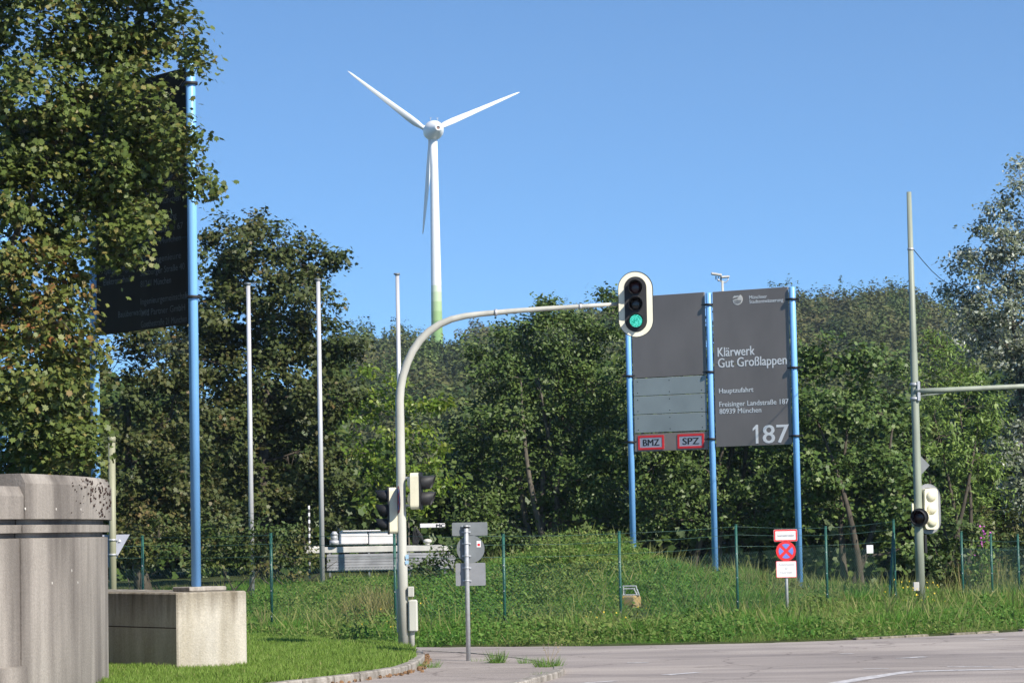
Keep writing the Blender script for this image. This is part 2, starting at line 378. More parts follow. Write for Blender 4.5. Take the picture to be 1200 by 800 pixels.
def stadium(w_, h_, n=16):
    r = w_ / 2; k = h_ / 2 - r; pts = []
    for i in range(n + 1): a = math.pi * i / n; pts.append((r * math.cos(a), k + r * math.sin(a)))
    for i in range(n + 1): a = math.pi + math.pi * i / n; pts.append((r * math.cos(a), -k + r * math.sin(a)))
    return pts
def rrect(w_, h_, r=0.02, n=4):
    pts = []
    for cx, cy, a0 in ((w_ / 2 - r, h_ / 2 - r, 0), (-w_ / 2 + r, h_ / 2 - r, 90), (-w_ / 2 + r, -h_ / 2 + r, 180), (w_ / 2 - r, -h_ / 2 + r, 270)):
        for i in range(n + 1):
            a = R(a0 + 90 * i / n); pts.append((cx + r * math.cos(a), cy + r * math.sin(a)))
    return pts
_tc = {}
def glyphs(body):
    if body not in _tc:
        cu = bpy.data.curves.new('t', 'FONT'); cu.body = body; cu.size = 1; cu.resolution_u = 3
        ob = bpy.data.objects.new('t', cu); COL.objects.link(ob)
        dg = bpy.context.evaluated_depsgraph_get(); dg.update()
        me = bpy.data.meshes.new_from_object(ob.evaluated_get(dg))
        v = np.zeros(len(me.vertices) * 3); me.vertices.foreach_get('co', v); v = v.reshape(-1, 3)[:, :2]
        fs = [tuple(p.vertices) for p in me.polygons]
        bpy.data.objects.remove(ob); bpy.data.curves.remove(cu); bpy.data.meshes.remove(me)
        v = v - np.array([v[:, 0].min(), 0]); _tc[body] = (v, fs, v[:, 0].max())
    return _tc[body]
CAPH = 0.70
def text_on(mb, body, O, U, V, width, cap, align='l', bold=0.0):
    """letters laid on the plane O,U,V; O is the baseline start (or end for align r, middle for c)"""
    v, fs, wd = glyphs(body); sx = width / wd; sy = cap / CAPH
    off = 0 if align == 'l' else (-width if align == 'r' else -width / 2)
    O, U, V = Vector(O), Vector(U).normalized(), Vector(V).normalized()
    mb.add([O + U * (off + p[0] * sx) + V * (p[1] * sy) for p in v], fs)
    if bold:
        N = U.cross(V)
        mb.add([O + N * 0.0007 + U * (off + bold + p[0] * sx) + V * (p[1] * sy) for p in v], fs)

# fast mesh of many copies of a small polygon template
def leaf_mesh(name, tmpl, pos, nrm, dirx, size, rnd, tint, mat, parent=None, org=None, kind=None, curl=0.25):
    tmpl = np.array(tmpl, dtype=float); K = len(tmpl); n = len(pos)
    O = np.array(ORG[parent.name] if parent is not None else (org if org is not None else (0, 0, 0)))
    N = nrm / np.linalg.norm(nrm, axis=1, keepdims=True)
    X = dirx - N * (dirx * N).sum(1, keepdims=True); X = X / (np.linalg.norm(X, axis=1, keepdims=True) + 1e-9); Y = np.cross(N, X)
    tz = -curl * (tmpl[:, 1] ** 2 + 0.4 * tmpl[:, 0] ** 2)
    V = pos[:, None, :] - O + size[:, None, None] * (tmpl[None, :, 0, None] * X[:, None, :] + tmpl[None, :, 1, None] * Y[:, None, :] + tz[None, :, None] * N[:, None, :])
    me = bpy.data.meshes.new(name); me.vertices.add(n * K); me.vertices.foreach_set('co', V.astype(np.float32).ravel())
    me.loops.add(n * K); me.loops.foreach_set('vertex_index', np.arange(n * K, dtype=np.int32))
    me.polygons.add(n); me.polygons.foreach_set('loop_start', np.arange(0, n * K, K, dtype=np.int32))
    try: me.polygons.foreach_set('loop_total', np.full(n, K, dtype=np.int32))
    except Exception: pass
    me.update(calc_edges=True)
    for nm, arr in (('rnd', rnd), ('tint', tint)):
        at_ = me.attributes.new(nm, 'FLOAT', 'FACE'); at_.data.foreach_set('value', np.asarray(arr, dtype=np.float32))
    o = link(name, me, mat, parent, None if parent is not None else O)
    if kind: o['kind'] = kind
    return o
MAPLE = [(0, 0), (0.05, -.30), (.22, -.22), (.30, -.50), (.45, -.30), (.62, -.36), (.68, -.12), (1.0, 0), (.68, .12), (.62, .36), (.45, .30), (.30, .50), (.22, .22), (.05, .30)]
MAPLE2 = [(0, 0), (.1, -.38), (.35, -.25), (.55, -.42), (.62, -.13), (1.0, 0), (.62, .13), (.55, .42), (.35, .25), (.1, .38)]
OVAL = [(0, 0), (.3, -.26), (.7, -.2), (1, 0), (.7, .2), (.3, .26)]
LANCE = [(0, 0), (.35, -.15), (1, 0), (.35, .15)]
CLUMP = [(-.5, -.1), (-.2, -.45), (.15, -.25), (.5, -.3), (.35, .1), (.45, .4), (0, .3), (-.3, .5)]

def unit(n): v = RNG.normal(size=(n, 3)); return v / np.linalg.norm(v, axis=1, keepdims=True)

def crown(name, parent, lobes, mat, tmpl, leaf, dens=1.0, clr=0.4, droop=0.0, spread=0.9, flat=0.55, limit=230000):
    """lobes: (centre, radius, tint). Leaves sit in clusters on twigs round each lobe; holes stay between clusters"""
    P = []; Nn = []; T = []; CC = []
    for c, r, t in lobes:
        c = np.array(c); ncl = max(3, int(dens * 3.9 * (r / clr) ** 2))
        u = unit(ncl); rad = r * RNG.uniform(0.35, 1.0, (ncl, 1)) ** 0.55
        jag = 1 + 0.22 * np.sin(u[:, :1] * 5 + c[0]) * np.sin(u[:, 2:3] * 6 + c[2])
        cc = c + u * rad * jag * np.array([1, 1, 0.92]); CC.append(cc)
        per = int(58 * (clr / 0.4) ** 2 * (0.13 / leaf) ** 2) + 4
        k = RNG.integers(int(per * 0.5), int(per * 1.4) + 1, ncl); idx = np.repeat(np.arange(ncl), k)
        off = RNG.normal(size=(len(idx), 3)) * clr * 0.40 * np.array([1, 1, flat])
        out = u[idx]
        off[:, 2] -= (out[:, 0] ** 2 + out[:, 1] ** 2) * np.abs(RNG.normal(size=len(idx))) * clr * (0.25 + droop)
        P.append(cc[idx] + off)
        nn = out * 0.45 + np.array([0.12, -0.15, 0.75]) + RNG.normal(size=(len(idx), 3)) * 0.5
        Nn.append(nn)
        T.append(np.clip(t + RNG.normal(0, 0.18, ncl)[idx] * (1 if t > 0.02 else 0.3) + RNG.normal(0, 0.08, len(idx)), 0, 1))
    P = np.concatenate(P); Nn = np.concatenate(Nn); T = np.concatenate(T)
    if len(P) > limit:
        s = RNG.choice(len(P), int(limit * 1.0), replace=False); P, Nn, T = P[s], Nn[s], T[s]
    n = len(P); dx = RNG.normal(size=(n, 3)); dx[:, 2] -= 0.5 + droop
    o = leaf_mesh(name, tmpl, P, Nn, dx, leaf * RNG.uniform(0.6, 1.25, n), RNG.uniform(0, 1, n), T, mat, parent, curl=0.3)
    return o, CC
def curved(a, b, sag=0.15, n=5, wob=0.06):
    a = Vector(a); b = Vector(b); L = (b - a).length; pts = []
    w1 = Vector((random.uniform(-1, 1), random.uniform(-1, 1), 0)) * wob * L
    for i in range(n + 1):
        t = i / n; p = a.lerp(b, t); p = p + w1 * math.sin(math.pi * t) + Vector((0, 0, -sag * L * math.sin(math.pi * t))); pts.append(p)
    return pts
def tree(name, label, cat, base, lobes, mat, tmpl=OVAL, leaf=0.14, dens=1.0, clr=0.4, trunk_r=0.16, stems=1, group=None, droop=0, bark='bark', limit=95000, twigs=3, top=0.7, crown_name='crown', limb_r=0.05, sx=1.2):
    base = Vector(base); t = thing(name, label, cat, base, group)
    cs = [Vector(c) for c, r, _ in lobes]
    cx = sum((c for c in cs), Vector()) / len(cs); ztop = max(c.z for c in cs)
    crn, CC = crown(crown_name, t, lobes, mat, tmpl, leaf, dens, clr, droop, limit=limit)
    mb = MB(); spines = []
    for s in range(stems):
        a = base + (Vector((random.uniform(-.5, .5), random.uniform(-.3, .3), 0)) * (0 if stems == 1 else 1)) - Vector((0, 0, 0.1))
        tgt = Vector((cx.x + (random.uniform(-sx, sx) if stems > 1 else 0), cx.y + (random.uniform(-.5, .5) if stems > 1 else 0), base.z + (ztop - base.z) * top))
        pts = curved(a, tgt, 0, 8, 0.05); rr = [trunk_r * (1 - 0.8 * i / 8) * (1.35 if i == 0 else 1) / (1 if stems == 1 else 1.6) for i in range(9)]
        mb.tube(pts, rr, 9); spines.append((pts, rr))
    nodes = [(pts[i], rr[i]) for pts, rr in spines for i in range(2, 9)]
    axis_p = Vector((cx.x, cx.y, base.z + (ztop - base.z) * 0.5))
    order = sorted(range(len(lobes)), key=lambda i: (Vector(lobes[i][0]) - axis_p).length)
    for i in order:
        c = Vector(lobes[i][0]); cc = CC[i]
        if c.z < base.z + 0.6 and len(nodes) > 3: pass
        st_n, st_r = min(nodes, key=lambda q: (q[0] - c).length + 1.2 * max(0, q[0].z - c.z + 0.2))
        r1 = max(0.006, min(st_r * 0.65, limb_r)); lp = curved(st_n, c, 0.06, 5, 0.12)
        mb.tube(lp, [r1 * (1 - 0.6 * k / 5) for k in range(6)], 6); nodes.append((c, r1 * 0.75)); nodes.append((lp[3], r1 * 0.8))
        for q in range(min(len(cc), twigs * 3)):
            e = Vector(cc[q]); st = lp[random.choice((3, 4, 5))]
            mb.tube(curved(st, e, 0.04, 3), [0.010, 0.008, 0.006, 0.003], 4, cap=False)
    mb.build('trunk', M[bark], t)
    return t
def L(px, py, rpx, Y, tint=0.0, dy=0.5):
    Yj = Y + random.uniform(-dy, dy); p = at(px, py, Yj); return (p, rpx * Y / F, tint)

# ------------------------------------------------------------------ GROUND (one sheet with the bank, the mound and the far hill)
def axis(parts):
    a = []
    for lo_, hi_, st in parts: a += list(np.arange(lo_, hi_, st))
    return np.array(a + [parts[-1][1]])
xs = axis([(-1500, -300, 120), (-300, -40, 13), (-40, -10, 2), (-10, 13, 0.33), (13, 40, 1.5), (40, 300, 13), (300, 1500, 120)])
ys = axis([(-300, 0, 50), (0, 40, 4), (40, 62, 0.33), (62, 100, 2), (100, 700, 12), (700, 1600, 60)])
XX, YY = np.meshgrid(xs, ys); ZZ = hgt(XX, YY)
nx, ny = len(xs), len(ys)
me = bpy.data.meshes.new('ground'); me.from_pydata(np.stack([XX.ravel(), YY.ravel(), ZZ.ravel()], 1).tolist(), [], [(j * nx + i, j * nx + i + 1, (j + 1) * nx + i + 1, (j + 1) * nx + i) for j in range(ny - 1) for i in range(nx - 1)])
me.polygons.foreach_set('use_smooth', [True] * len(me.polygons))
tag(link('ground', me, M['soil']), kind='structure')
# road: a sheet following the verge
rx = np.linspace(-14, 40, 110); v = []; f = []
for x in rx: v += [(x, -20, 0.0), (x, float(edge(x)) + 0.05 * math.sin(x * 7), 0.0)]
for i in range(len(rx) - 1): f.append((2 * i, 2 * i + 2, 2 * i + 3, 2 * i + 1))
tag(MB().add(v, f).build('road', M['asphalt']), kind='structure')
# gutter line of flat kerb stones along the far verge (mostly overgrown)
mb = MB()
for i in range(46):
    x0 = -3.2 + i * 0.42; 
    if x0 > 14: break
    x1 = x0 + 0.40; e0, e1 = float(edge(x0)), float(edge(x1)); a = Vector((x0, e0, 0)); b = Vector((x1, e1, 0)); d = (b - a); c = (a + b) / 2
    hh = 0.055
    if x0 < 4.9 or random.random() < .3: continue
    mb.box((c.x, c.y + 0.05, hh / 2 - 0.02), (d.length, 0.11, hh + random.uniform(-.01, .01)), X=d, bevel=0.012)
M['old_kerb'] = concrete('old_kerb', (0.27, 0.24, 0.19), (0.13, 0.12, 0.09), zs=1, sc_=4)
tag(mb.build('verge_kerb', M['old_kerb']), kind='structure')

# lawn with its kerb
KZ = 0.15
kp = [(120, 822), (220, 812), (310, 801), (380, 793), (430, 787), (460, 782.5), (478, 778.5), (489, 774), (496, 769), (497.5, 764.5), (493, 760.5), (484, 758)]
kw = [onz(a, b, KZ) for a, b in kp]
def smooth_path(pts, n=4):
    out = []
    for i in range(len(pts) - 1):
        p0 = pts[max(i - 1, 0)]; p1 = pts[i]; p2 = pts[i + 1]; p3 = pts[min(i + 2, len(pts) - 1)]
        for k in range(n):
            t = k / n; out.append(0.5 * ((2 * p1) + (p2 - p0) * t + (2 * p0 - 5 * p1 + 4 * p2 - p3) * t * t + (3 * p1 - p0 - 3 * p2 + p3) * t ** 3))
    out.append(pts[-1]); return out
kw = smooth_path(kw, 5)
def kerb_line(path, w_, h0, h1, name, out=1, stone=0.5):
    mb = MB(); acc = 0; seg = [path[0]]
    for i in range(1, len(path)):
        seg.append(path[i]); acc += (path[i] - path[i - 1]).length
        if acc > stone or i == len(path) - 1:
            L_, R_ = [], []
            for j, p in enumerate(seg):
                d = (seg[min(j + 1, len(seg) - 1)] - seg[max(j - 1, 0)]); d.z = 0; d.normalize(); nrm_ = Vector((-d.y, d.x, 0)) * out
                L_.append(Vector((p.x, p.y, 0)) - nrm_ * 0); R_.append(Vector((p.x, p.y, 0)) + nrm_ * w_)
            jz = random.uniform(-.006, .006); vs = []; n_ = len(seg)
            if n_ > 1:
                for j in range(n_):
                    t = 0.004 if j == 0 else 0
                    a, b = L_[j], R_[j]; sl = (b - a).normalized() * 0.015
                    vs += [(a.x, a.y, h0), (a.x, a.y, h1 + jz - .015), (a.x + sl.x, a.y + sl.y, h1 + jz), (b.x, b.y, h1 + jz), (b.x, b.y, h0)]
                fs = []
                for j in range(n_ - 1):
                    for k in range(4): fs.append((j * 5 + k, j * 5 + 5 + k, j * 5 + 6 + k, j * 5 + 1 + k))
                fs += [(0, 1, 2, 3, 4), tuple((n_ - 1) * 5 + k for k in (4, 3, 2, 1, 0))]
                mb.add(vs, fs)
            dd = (path[i] - path[i - 1]).normalized()
            seg = [path[i] + dd * 0.012]; acc = 0
    return tag(mb.build(name, M['kerb']), kind='structure')
kerb_line(kw, 0.13, -0.05, KZ, 'lawn_kerb', out=1)
back = [Vector((-1.75, 40.4, 0)), Vector((-2.6, 41.6, 0)), Vector((-4.5, 45.3, 0)), Vector((-7, 49.5, 0)), Vector((-11, 55, 0)), Vector((-18, 60, 0)), Vector((-24, 40, 0)), Vector((-20, 24, 0)), Vector((-8, 25, 0))]
inner = []
for j, p in enumerate(kw):
    d = kw[min(j + 1, len(kw) - 1)] - kw[max(j - 1, 0)]; d.z = 0; d.normalize(); inner.append(Vector((p.x, p.y, 0)) + Vector((-d.y, d.x, 0)) * 0.12)
lawn_poly = [(p.x, p.y) for p in inner] + [(p.x, p.y) for p in back]
mb = MB(); mb.prism([(x, y) for x, y in lawn_poly], (0, 0, KZ - 0.01), (1, 0, 0), (0, 1, 0), 0.2)
tag(mb.build('lawn', M['lawn_soil']), kind='structure')
# sidewalk tongue with its kerb
SZ = 0.07
tp = [(560, 812), (600, 800.5), (630, 793), (650, 788), (660, 784), (661, 780.5), (655, 777), (640, 773.5), (610, 769), (570, 765), (530, 762.5), (498, 761)]
tw = smooth_path([onz(a, b, SZ) for a, b in tp], 5)
kerb_line(tw, 0.13, -0.05, SZ, 'sidewalk_kerb', out=1, stone=0.6)
ti = []
for j, p in enumerate(tw):
    d = tw[min(j + 1, len(tw) - 1)] - tw[max(j - 1, 0)]; d.z = 0; d.normalize(); ti.append(Vector((p.x, p.y, 0)) + Vector((-d.y, d.x, 0)) * 0.125)
poly = [(p.x, p.y) for p in ti]
q = [onz(a, b, SZ) for a, b in ((480, 763), (470, 775), (400, 790), (300, 803), (100, 830))]
poly += [(p.x, p.y) for p in q] + [(-3.5, 20), (-1.5, 20)]
poly = poly[:]
mb = MB(); mb.prism(poly, (0, 0, SZ - 0.008), (1, 0, 0), (0, 1, 0), 0.1)
tag(mb.build('sidewalk', M['sidewalk']), kind='structure')
# painted lines
mb = MB()
def stripe(a, b, w_, z=0.004):
    A = onz(*a); B = onz(*b); d = (B - A).normalized(); n_ = Vector((-d.y, d.x, 0)) * w_ / 2
    k = max(1, int((B - A).length / 0.35)); vs = []
    for i in range(k + 1):
        p = A.lerp(B, i / k); j1 = random.uniform(.8, 1.1); vs += [(p.x - n_.x * j1, p.y - n_.y * j1, z), (p.x + n_.x * j1, p.y + n_.y * j1, z)]
    mb.add(vs, [(2 * i, 2 * i + 2, 2 * i + 3, 2 * i + 1) for i in range(k)])
for a, b, w_ in [((975, 801), (1032, 791.5), .22), ((1032, 791.5), (1068, 786.5), .22), ((1068, 786.5), (1120, 785), .24), ((1120, 785), (1215, 783.3), .24),
                 ((780, 790.5), (818, 787.5), .16), ((684, 800), (721, 797.5), .14), ((735, 776.5), (760, 776), .12), ((1012, 783.5), (1041, 783), .10), ((1060, 770.5), (1085, 769), .12),
                 ((1150, 749.5), (1178, 748), .16), ((985, 766), (1000, 765.5), .12), ((1110, 781), (1165, 780.6), .10), ((1050, 771), (1085, 770.2), .1)]:
    stripe(a, b, w_)
tag(mb.build('road_marking', M['paint']), kind='structure')

# ------------------------------------------------------------------ GRASS (stuff)
def in_poly(px, py, poly):
    c = np.zeros(len(px), bool); n = len(poly); j = n - 1
    for i in range(n):
        xi, yi = poly[i]; xj, yj = poly[j]
        m_ = ((yi > py) != (yj > py)) & (px < (xj - xi) * (py - yi) / (yj - yi + 1e-12) + xi); c ^= m_; j = i
    return c
M['lawn_leaf'] = leaf_mat('lawn_blades', [(0, (0.10, 0.17, 0.025)), (0.6, (0.165, 0.265, 0.045)), (0.93, (0.22, 0.32, 0.07)), (1, (0.32, 0.31, 0.13))], trans=0.3, rough=0.6, spec=0.15)
M['grass_leaf'] = leaf_mat('tall_grass_blades', [(0, (0.055, 0.145, 0.02)), (0.5, (0.10, 0.24, 0.035)), (0.9, (0.155, 0.31, 0.055)), (1, (0.25, 0.28, 0.08))], tint=[(0, (0.17, 0.19, 0.05)), (1, (0.34, 0.28, 0.14))], trans=0.35, rough=0.7, spec=0.1)
M['herb_leaf'] = leaf_mat('herb_leaves', [(0, (0.04, 0.11, 0.018)), (0.6, (0.08, 0.185, 0.03)), (1, (0.14, 0.25, 0.05))], tint=[(0, (0.12, 0.16, 0.04)), (1, (0.24, 0.24, 0.08))], trans=0.3, spec=0.12, rough=0.6)
BL = [(0, -.02), (.5, -.016), (1, 0), (.5, .016), (0, .02)]
def blades(name, x, y, z, h, mat, tint=None, lean=0.3, wscale=1.0):
    n = len(x); pos = np.stack([x, y, z], 1)
    d = RNG.normal(size=(n, 3)) * lean; d[:, 2] = 1; d /= np.linalg.norm(d, axis=1, keepdims=True)
    nr = RNG.normal(size=(n, 3)); nr[:, 1] -= 0.7; nr[:, 2] = np.abs(nr[:, 2]) * 0.4
    tm = [(a, b * wscale) for a, b in BL]
    Y_ = nr - d * (nr * d).sum(1, keepdims=True)
    return leaf_mesh(name, tm, pos, Y_, d, h, RNG.uniform(0, 1, n), tint if tint is not None else np.zeros(n), mat, kind='stuff', curl=0.35)
n = 330000; x = RNG.uniform(-7.5, -1, n); y = RNG.uniform(30, 50, n)
pxw = x / y * F + 600; ok = in_poly(x, y, lawn_poly) & (pxw > 100)
x, y = x[ok], y[ok]
o = blades('lawn_grass', x, y, np.full(len(x), KZ - 0.02), RNG.uniform(0.05, 0.11, len(x)) * (1 + 0.3 * np.sin(x * 3) * np.sin(y * 2)), M['lawn_leaf'], lean=0.5, wscale=3.0)
# tall meadow grass on the bank
def meadow_tint(x, y):
    t = -0.15 + 0.25 * np.sin(x * 1.1 + 2) * np.sin(y * 0.8) + 0.62 * np.exp(-((y - edge(x)) / 0.7) ** 2) * (0.6 + 0.4 * np.sin(x * 1.9 + 1))
    t = t + 0.75 * np.exp(-((x + 2.9) / 0.35) ** 2 - ((y - 49) / 3.2) ** 2)
    t = t + 0.55 * np.exp(-((x - 4.9) / 0.9) ** 2 - ((y - 53.5) / 2.0) ** 2) + 0.3 * np.exp(-((x - 0.6) / .8) ** 2 - ((y - 51) / 1.5) ** 2)
    return t
n = 900000; x = RNG.uniform(-11.5, 13, n); y = RNG.uniform(41.5, 62, n) 
e = edge(x); ok = (y > e + 0.12 + 0.12 * np.sin(x * 5)) & (np.abs(x) < y * 0.2)
ok &= ~((x < -1.7) & in_poly(x, y, lawn_poly)); x, y = x[ok], y[ok]; e = edge(x)
patch = 0.5 + 0.5 * np.sin(x * 2.3 + np.sin(y * 1.9)) * np.sin(y * 1.7 + np.sin(x * 1.3))
h = (0.06 + 0.26 * patch ** 1.5 + RNG.uniform(0, 0.14, len(x))) * np.clip((y - e + 0.25) / 1.6, 0.35, 1.0)
seedy = RNG.uniform(0, 1, len(x)) < 0.02; h = np.where(seedy, h * 1.6 + 0.1, h); h = np.where((x < -1.2) & (y > 50), h * 0.6, h)
h = np.where((np.abs(x - 139.0 / F * y) < .27) & (y > 46) & (y < 50.2), h * .35, h)
ti_ = np.clip(meadow_tint(x, y) + RNG.normal(0, 0.18, len(x)), 0, 1); ti_ = np.where(seedy, 0.7, ti_)
blades('tall_grass', x, y, hgt(x, y) - 0.02, h, M['grass_leaf'], ti_, lean=0.55, wscale=1.0)
# herbs: broad leaves in the bank
n = 260000; x = RNG.uniform(-6, 9.5, n); y = RNG.uniform(42.2, 57, n); e = edge(x)
w8 = np.clip(1.0 * np.exp(-((x + 0.5) / 1.3) ** 2 - ((y - 48) / 3.5) ** 2) + 0.8 * np.exp(-((x - 1.3) / 1.7) ** 2 - ((y - 52) / 2.5) ** 2)
     + 0.35 * np.exp(-((x - 2.4) / 2.6) ** 2 - ((y - 43) / 1.0) ** 2) + 0.16 + 0.3 * (np.sin(x * 3.1 + y) * np.sin(y * 2.2 - x) > 0.55), 0, 1)
ok = (y > e + 0.15) & (RNG.uniform(0, 1, n) < w8) & ~((x < -1.7) & in_poly(x, y, lawn_poly)); x, y, w8, e = x[ok], y[ok], w8[ok], e[ok]
patch = 0.5 + 0.5 * np.sin(x * 3.3 + np.sin(y * 2.9)) * np.sin(y * 2.7 + np.sin(x * 2.3))
z = hgt(x, y) + RNG.uniform(0, 1, len(x)) ** 0.7 * (0.12 + 0.42 * w8 * patch + 0.08) * np.clip((y - e) / 1.0, 0.35, 1)
nn = RNG.normal(size=(len(x), 3)) * 0.5 + np.array([0.1, -0.2, 0.8])
kk = ~((np.abs(x - 139.0 / F * y) < .27) & (y > 46) & (y < 50.2) & (z - hgt(x, y) > .1)); x, y, z, nn = x[kk], y[kk], z[kk], nn[kk]
leaf_mesh('herb_cover', OVAL, np.stack([x, y, z], 1), nn, RNG.normal(size=(len(x), 3)), RNG.uniform(0.035, 0.09, len(x)), RNG.uniform(0, 1, len(x)), np.clip(0.25 + 0.3 * np.sin(x * 1.3) + RNG.normal(0, .2, len(x)), 0, 1), M['herb_leaf'], kind='stuff')
for nm in ('lawn_grass', 'tall_grass', 'herb_cover'): pass
tag(bpy.data.objects['lawn_grass'], 'short mown green lawn grass inside the curved kerb at left', 'lawn grass')
tag(bpy.data.objects['tall_grass'], 'tall uncut meadow grass over the bank beyond the road', 'tall grass')
tag(bpy.data.objects['herb_cover'], 'broad leaved weeds growing through the bank and mound', 'weeds')
# yellow and white flower specks in the meadow and near the right mast
M['yellow'] = plain('yellow_petals', (0.75, 0.52, 0.03), 0.6, var=0.1)
M['pink'] = plain('pink_petals', (0.50, 0.10, 0.42), 0.6, var=0.1)
mb = MB()
def fleck(mb, p, r):
    u_ = Vector((random.uniform(-1, 1), random.uniform(-1, 0), random.uniform(-.2, 1))).normalized(); a = u_.orthogonal().normalized(); b = u_.cross(a)
    mb.add([p + (a * math.cos(t) + b * math.sin(t)) * r for t in [k * math.pi / 3 for k in range(6)]] + [p + u_ * r * .4], [(k, (k + 1) % 6, 6) for k in range(6)])
for _ in range(60):
    p = onter(random.uniform(400, 760), random.uniform(44, 52)); fleck(mb, p + Vector((0, 0, random.uniform(.2, .45))), 0.014)
for _ in range(42):
    p = onter(random.gauss(1078, 14), random.uniform(50.8, 52.6)); fleck(mb, p + Vector((0, 0, random.uniform(.2, .65))), 0.015)
tag(mb.build('flower_scatter', M['yellow']), 'small yellow wild flowers in the grass and at the foot of the right mast', 'wild flowers', kind='stuff')

# ------------------------------------------------------------------ TREES
M['maple_front'] = leaf_mat('front_maple_leaves', [(0, (0.041, 0.060, 0.011)), (0.45, (0.078, 0.115, 0.023)), (0.9, (0.120, 0.156, 0.037)), (1, (0.184, 0.156, 0.046))], tint=[(0, (0.092, 0.129, 0.028)), (0.6, (0.156, 0.166, 0.037)), (0.85, (0.202, 0.129, 0.041)), (1, (0.230, 0.083, 0.032))], trans=0.12, rough=0.5, spec=0.3)
M['maple_back'] = leaf_mat('back_maple_leaves', [(0, (0.032, 0.048, 0.013)), (0.6, (0.058, 0.080, 0.021)), (0.95, (0.080, 0.104, 0.029)), (1, (0.112, 0.088, 0.036))], tint=[(0, (0.068, 0.080, 0.020)), (0.7, (0.096, 0.088, 0.028)), (1, (0.136, 0.080, 0.032))], trans=0.14, rough=0.5, spec=0.3)
M['young'] = leaf_mat('young_tree_leaves', [(0, (0.09, 0.15, 0.015)), (0.6, (0.15, 0.24, 0.03)), (1, (0.26, 0.30, 0.05))], trans=0.38)
M['sallow'] = leaf_mat('sallow_leaves', [(0, (0.038, 0.068, 0.014)), (0.6, (0.068, 0.112, 0.026)), (1, (0.112, 0.152, 0.040))], tint=[(0, (0.072, 0.128, 0.024)), (1, (0.128, 0.176, 0.040))], trans=0.12, rough=0.48, spec=0.3)
M['lime'] = leaf_mat('light_bush_leaves', [(0, (0.075, 0.13, 0.022)), (0.6, (0.13, 0.21, 0.04)), (1, (0.20, 0.27, 0.06))], trans=0.2, rough=0.48, spec=0.3)
M['field'] = leaf_mat('field_maple_leaves', [(0, (0.042, 0.080, 0.017)), (0.6, (0.076, 0.130, 0.029)), (1, (0.134, 0.185, 0.050))], trans=0.12, rough=0.48, spec=0.3)
M['poplar'] = leaf_mat('poplar_leaves', [(0, (0.07, 0.09, 0.045)), (0.70, (0.12, 0.145, 0.08)), (0.9, (0.32, 0.35, 0.28))], trans=0.12, under=(0.50, 0.53, 0.47), rough=0.5, spec=0.3)
M['shrub'] = leaf_mat('shrub_leaves', [(0, (0.033, 0.058, 0.013)), (0.6, (0.058, 0.098, 0.021)), (1, (0.094, 0.125, 0.031))], tint=[(0, (0.094, 0.101, 0.023)), (1, (0.156, 0.101, 0.039))], trans=0.12, rough=0.5, spec=0.3)

YA = 33.0
la = [L(60, -70, 90, YA), L(165, -60, 70, YA), L(-60, 0, 90, YA), L(-60, 160, 90, YA), L(-70, 320, 90, YA, .3), L(-50, 450, 70, YA, .2)]
for a in [(50, 10, 80), (130, 20, 65), (185, 28, 42), (212, 38, 27), (232, 62, 17), (40, 95, 75), (110, 90, 60), (155, 80, 34), (168, 116, 28), (208, 146, 22), (222, 158, 16), (175, 160, 42),
          (215, 196, 24), (236, 207, 15), (150, 190, 42), (110, 170, 45), (40, 175, 50), (15, 220, 45), (140, 235, 28), (163, 222, 14), (163, 262, 16), (150, 290, 15), (98, 245, 22), (75, 300, 22), (172, 248, 11), (120, 285, 13), (130, 262, 13)]:
    la.append(L(a[0], a[1], a[2] * .9, YA, 0.04))
la += [L(160, 165, 38, YA, .05), L(135, 190, 34, YA, .05), L(112, 205, 28, YA, .1), L(190, 118, 20, YA, .05), L(165, 60, 30, YA, .05), L(160, 235, 14, YA, .1)]
for a in [(75, 215, 42), (35, 250, 45), (75, 270, 35), (80, 305, 22), (10, 180, 40), (60, 150, 40)]:
    la.append(L(a[0], a[1], a[2], YA + .6, .06))
for a in [(15, 330, 45), (60, 380, 45), (20, 440, 50), (70, 470, 45), (40, 520, 40)]:
    la.append(L(a[0], a[1], a[2], YA + .9, .1))
for a in [(15, 285, 42, .6), (55, 320, 34, .8), (80, 335, 20, .5), (25, 370, 46, .95), (72, 375, 30, .8), (95, 400, 20, .2), (40, 430, 50, .25), (90, 450, 33, .08), (30, 490, 45, .12), (80, 505, 38, .05), (110, 490, 18, .0), (55, 535, 26, .1), (100, 528, 16, .0), (5, 540, 20, .1),]:
    la.append(L(a[0], a[1], a[2], YA - 0.4, a[3]))
tree('maple_tree', 'nearest tree, green and reddish maple overhanging the concrete wall and covering the dark sign', 'tree', (-9.0, 33.6, 0), la, M['maple_front'], MAPLE, 0.083, dens=1.35, clr=0.29, trunk_r=0.10, droop=0.35, limit=420000, twigs=1, limb_r=.018, top=.8)

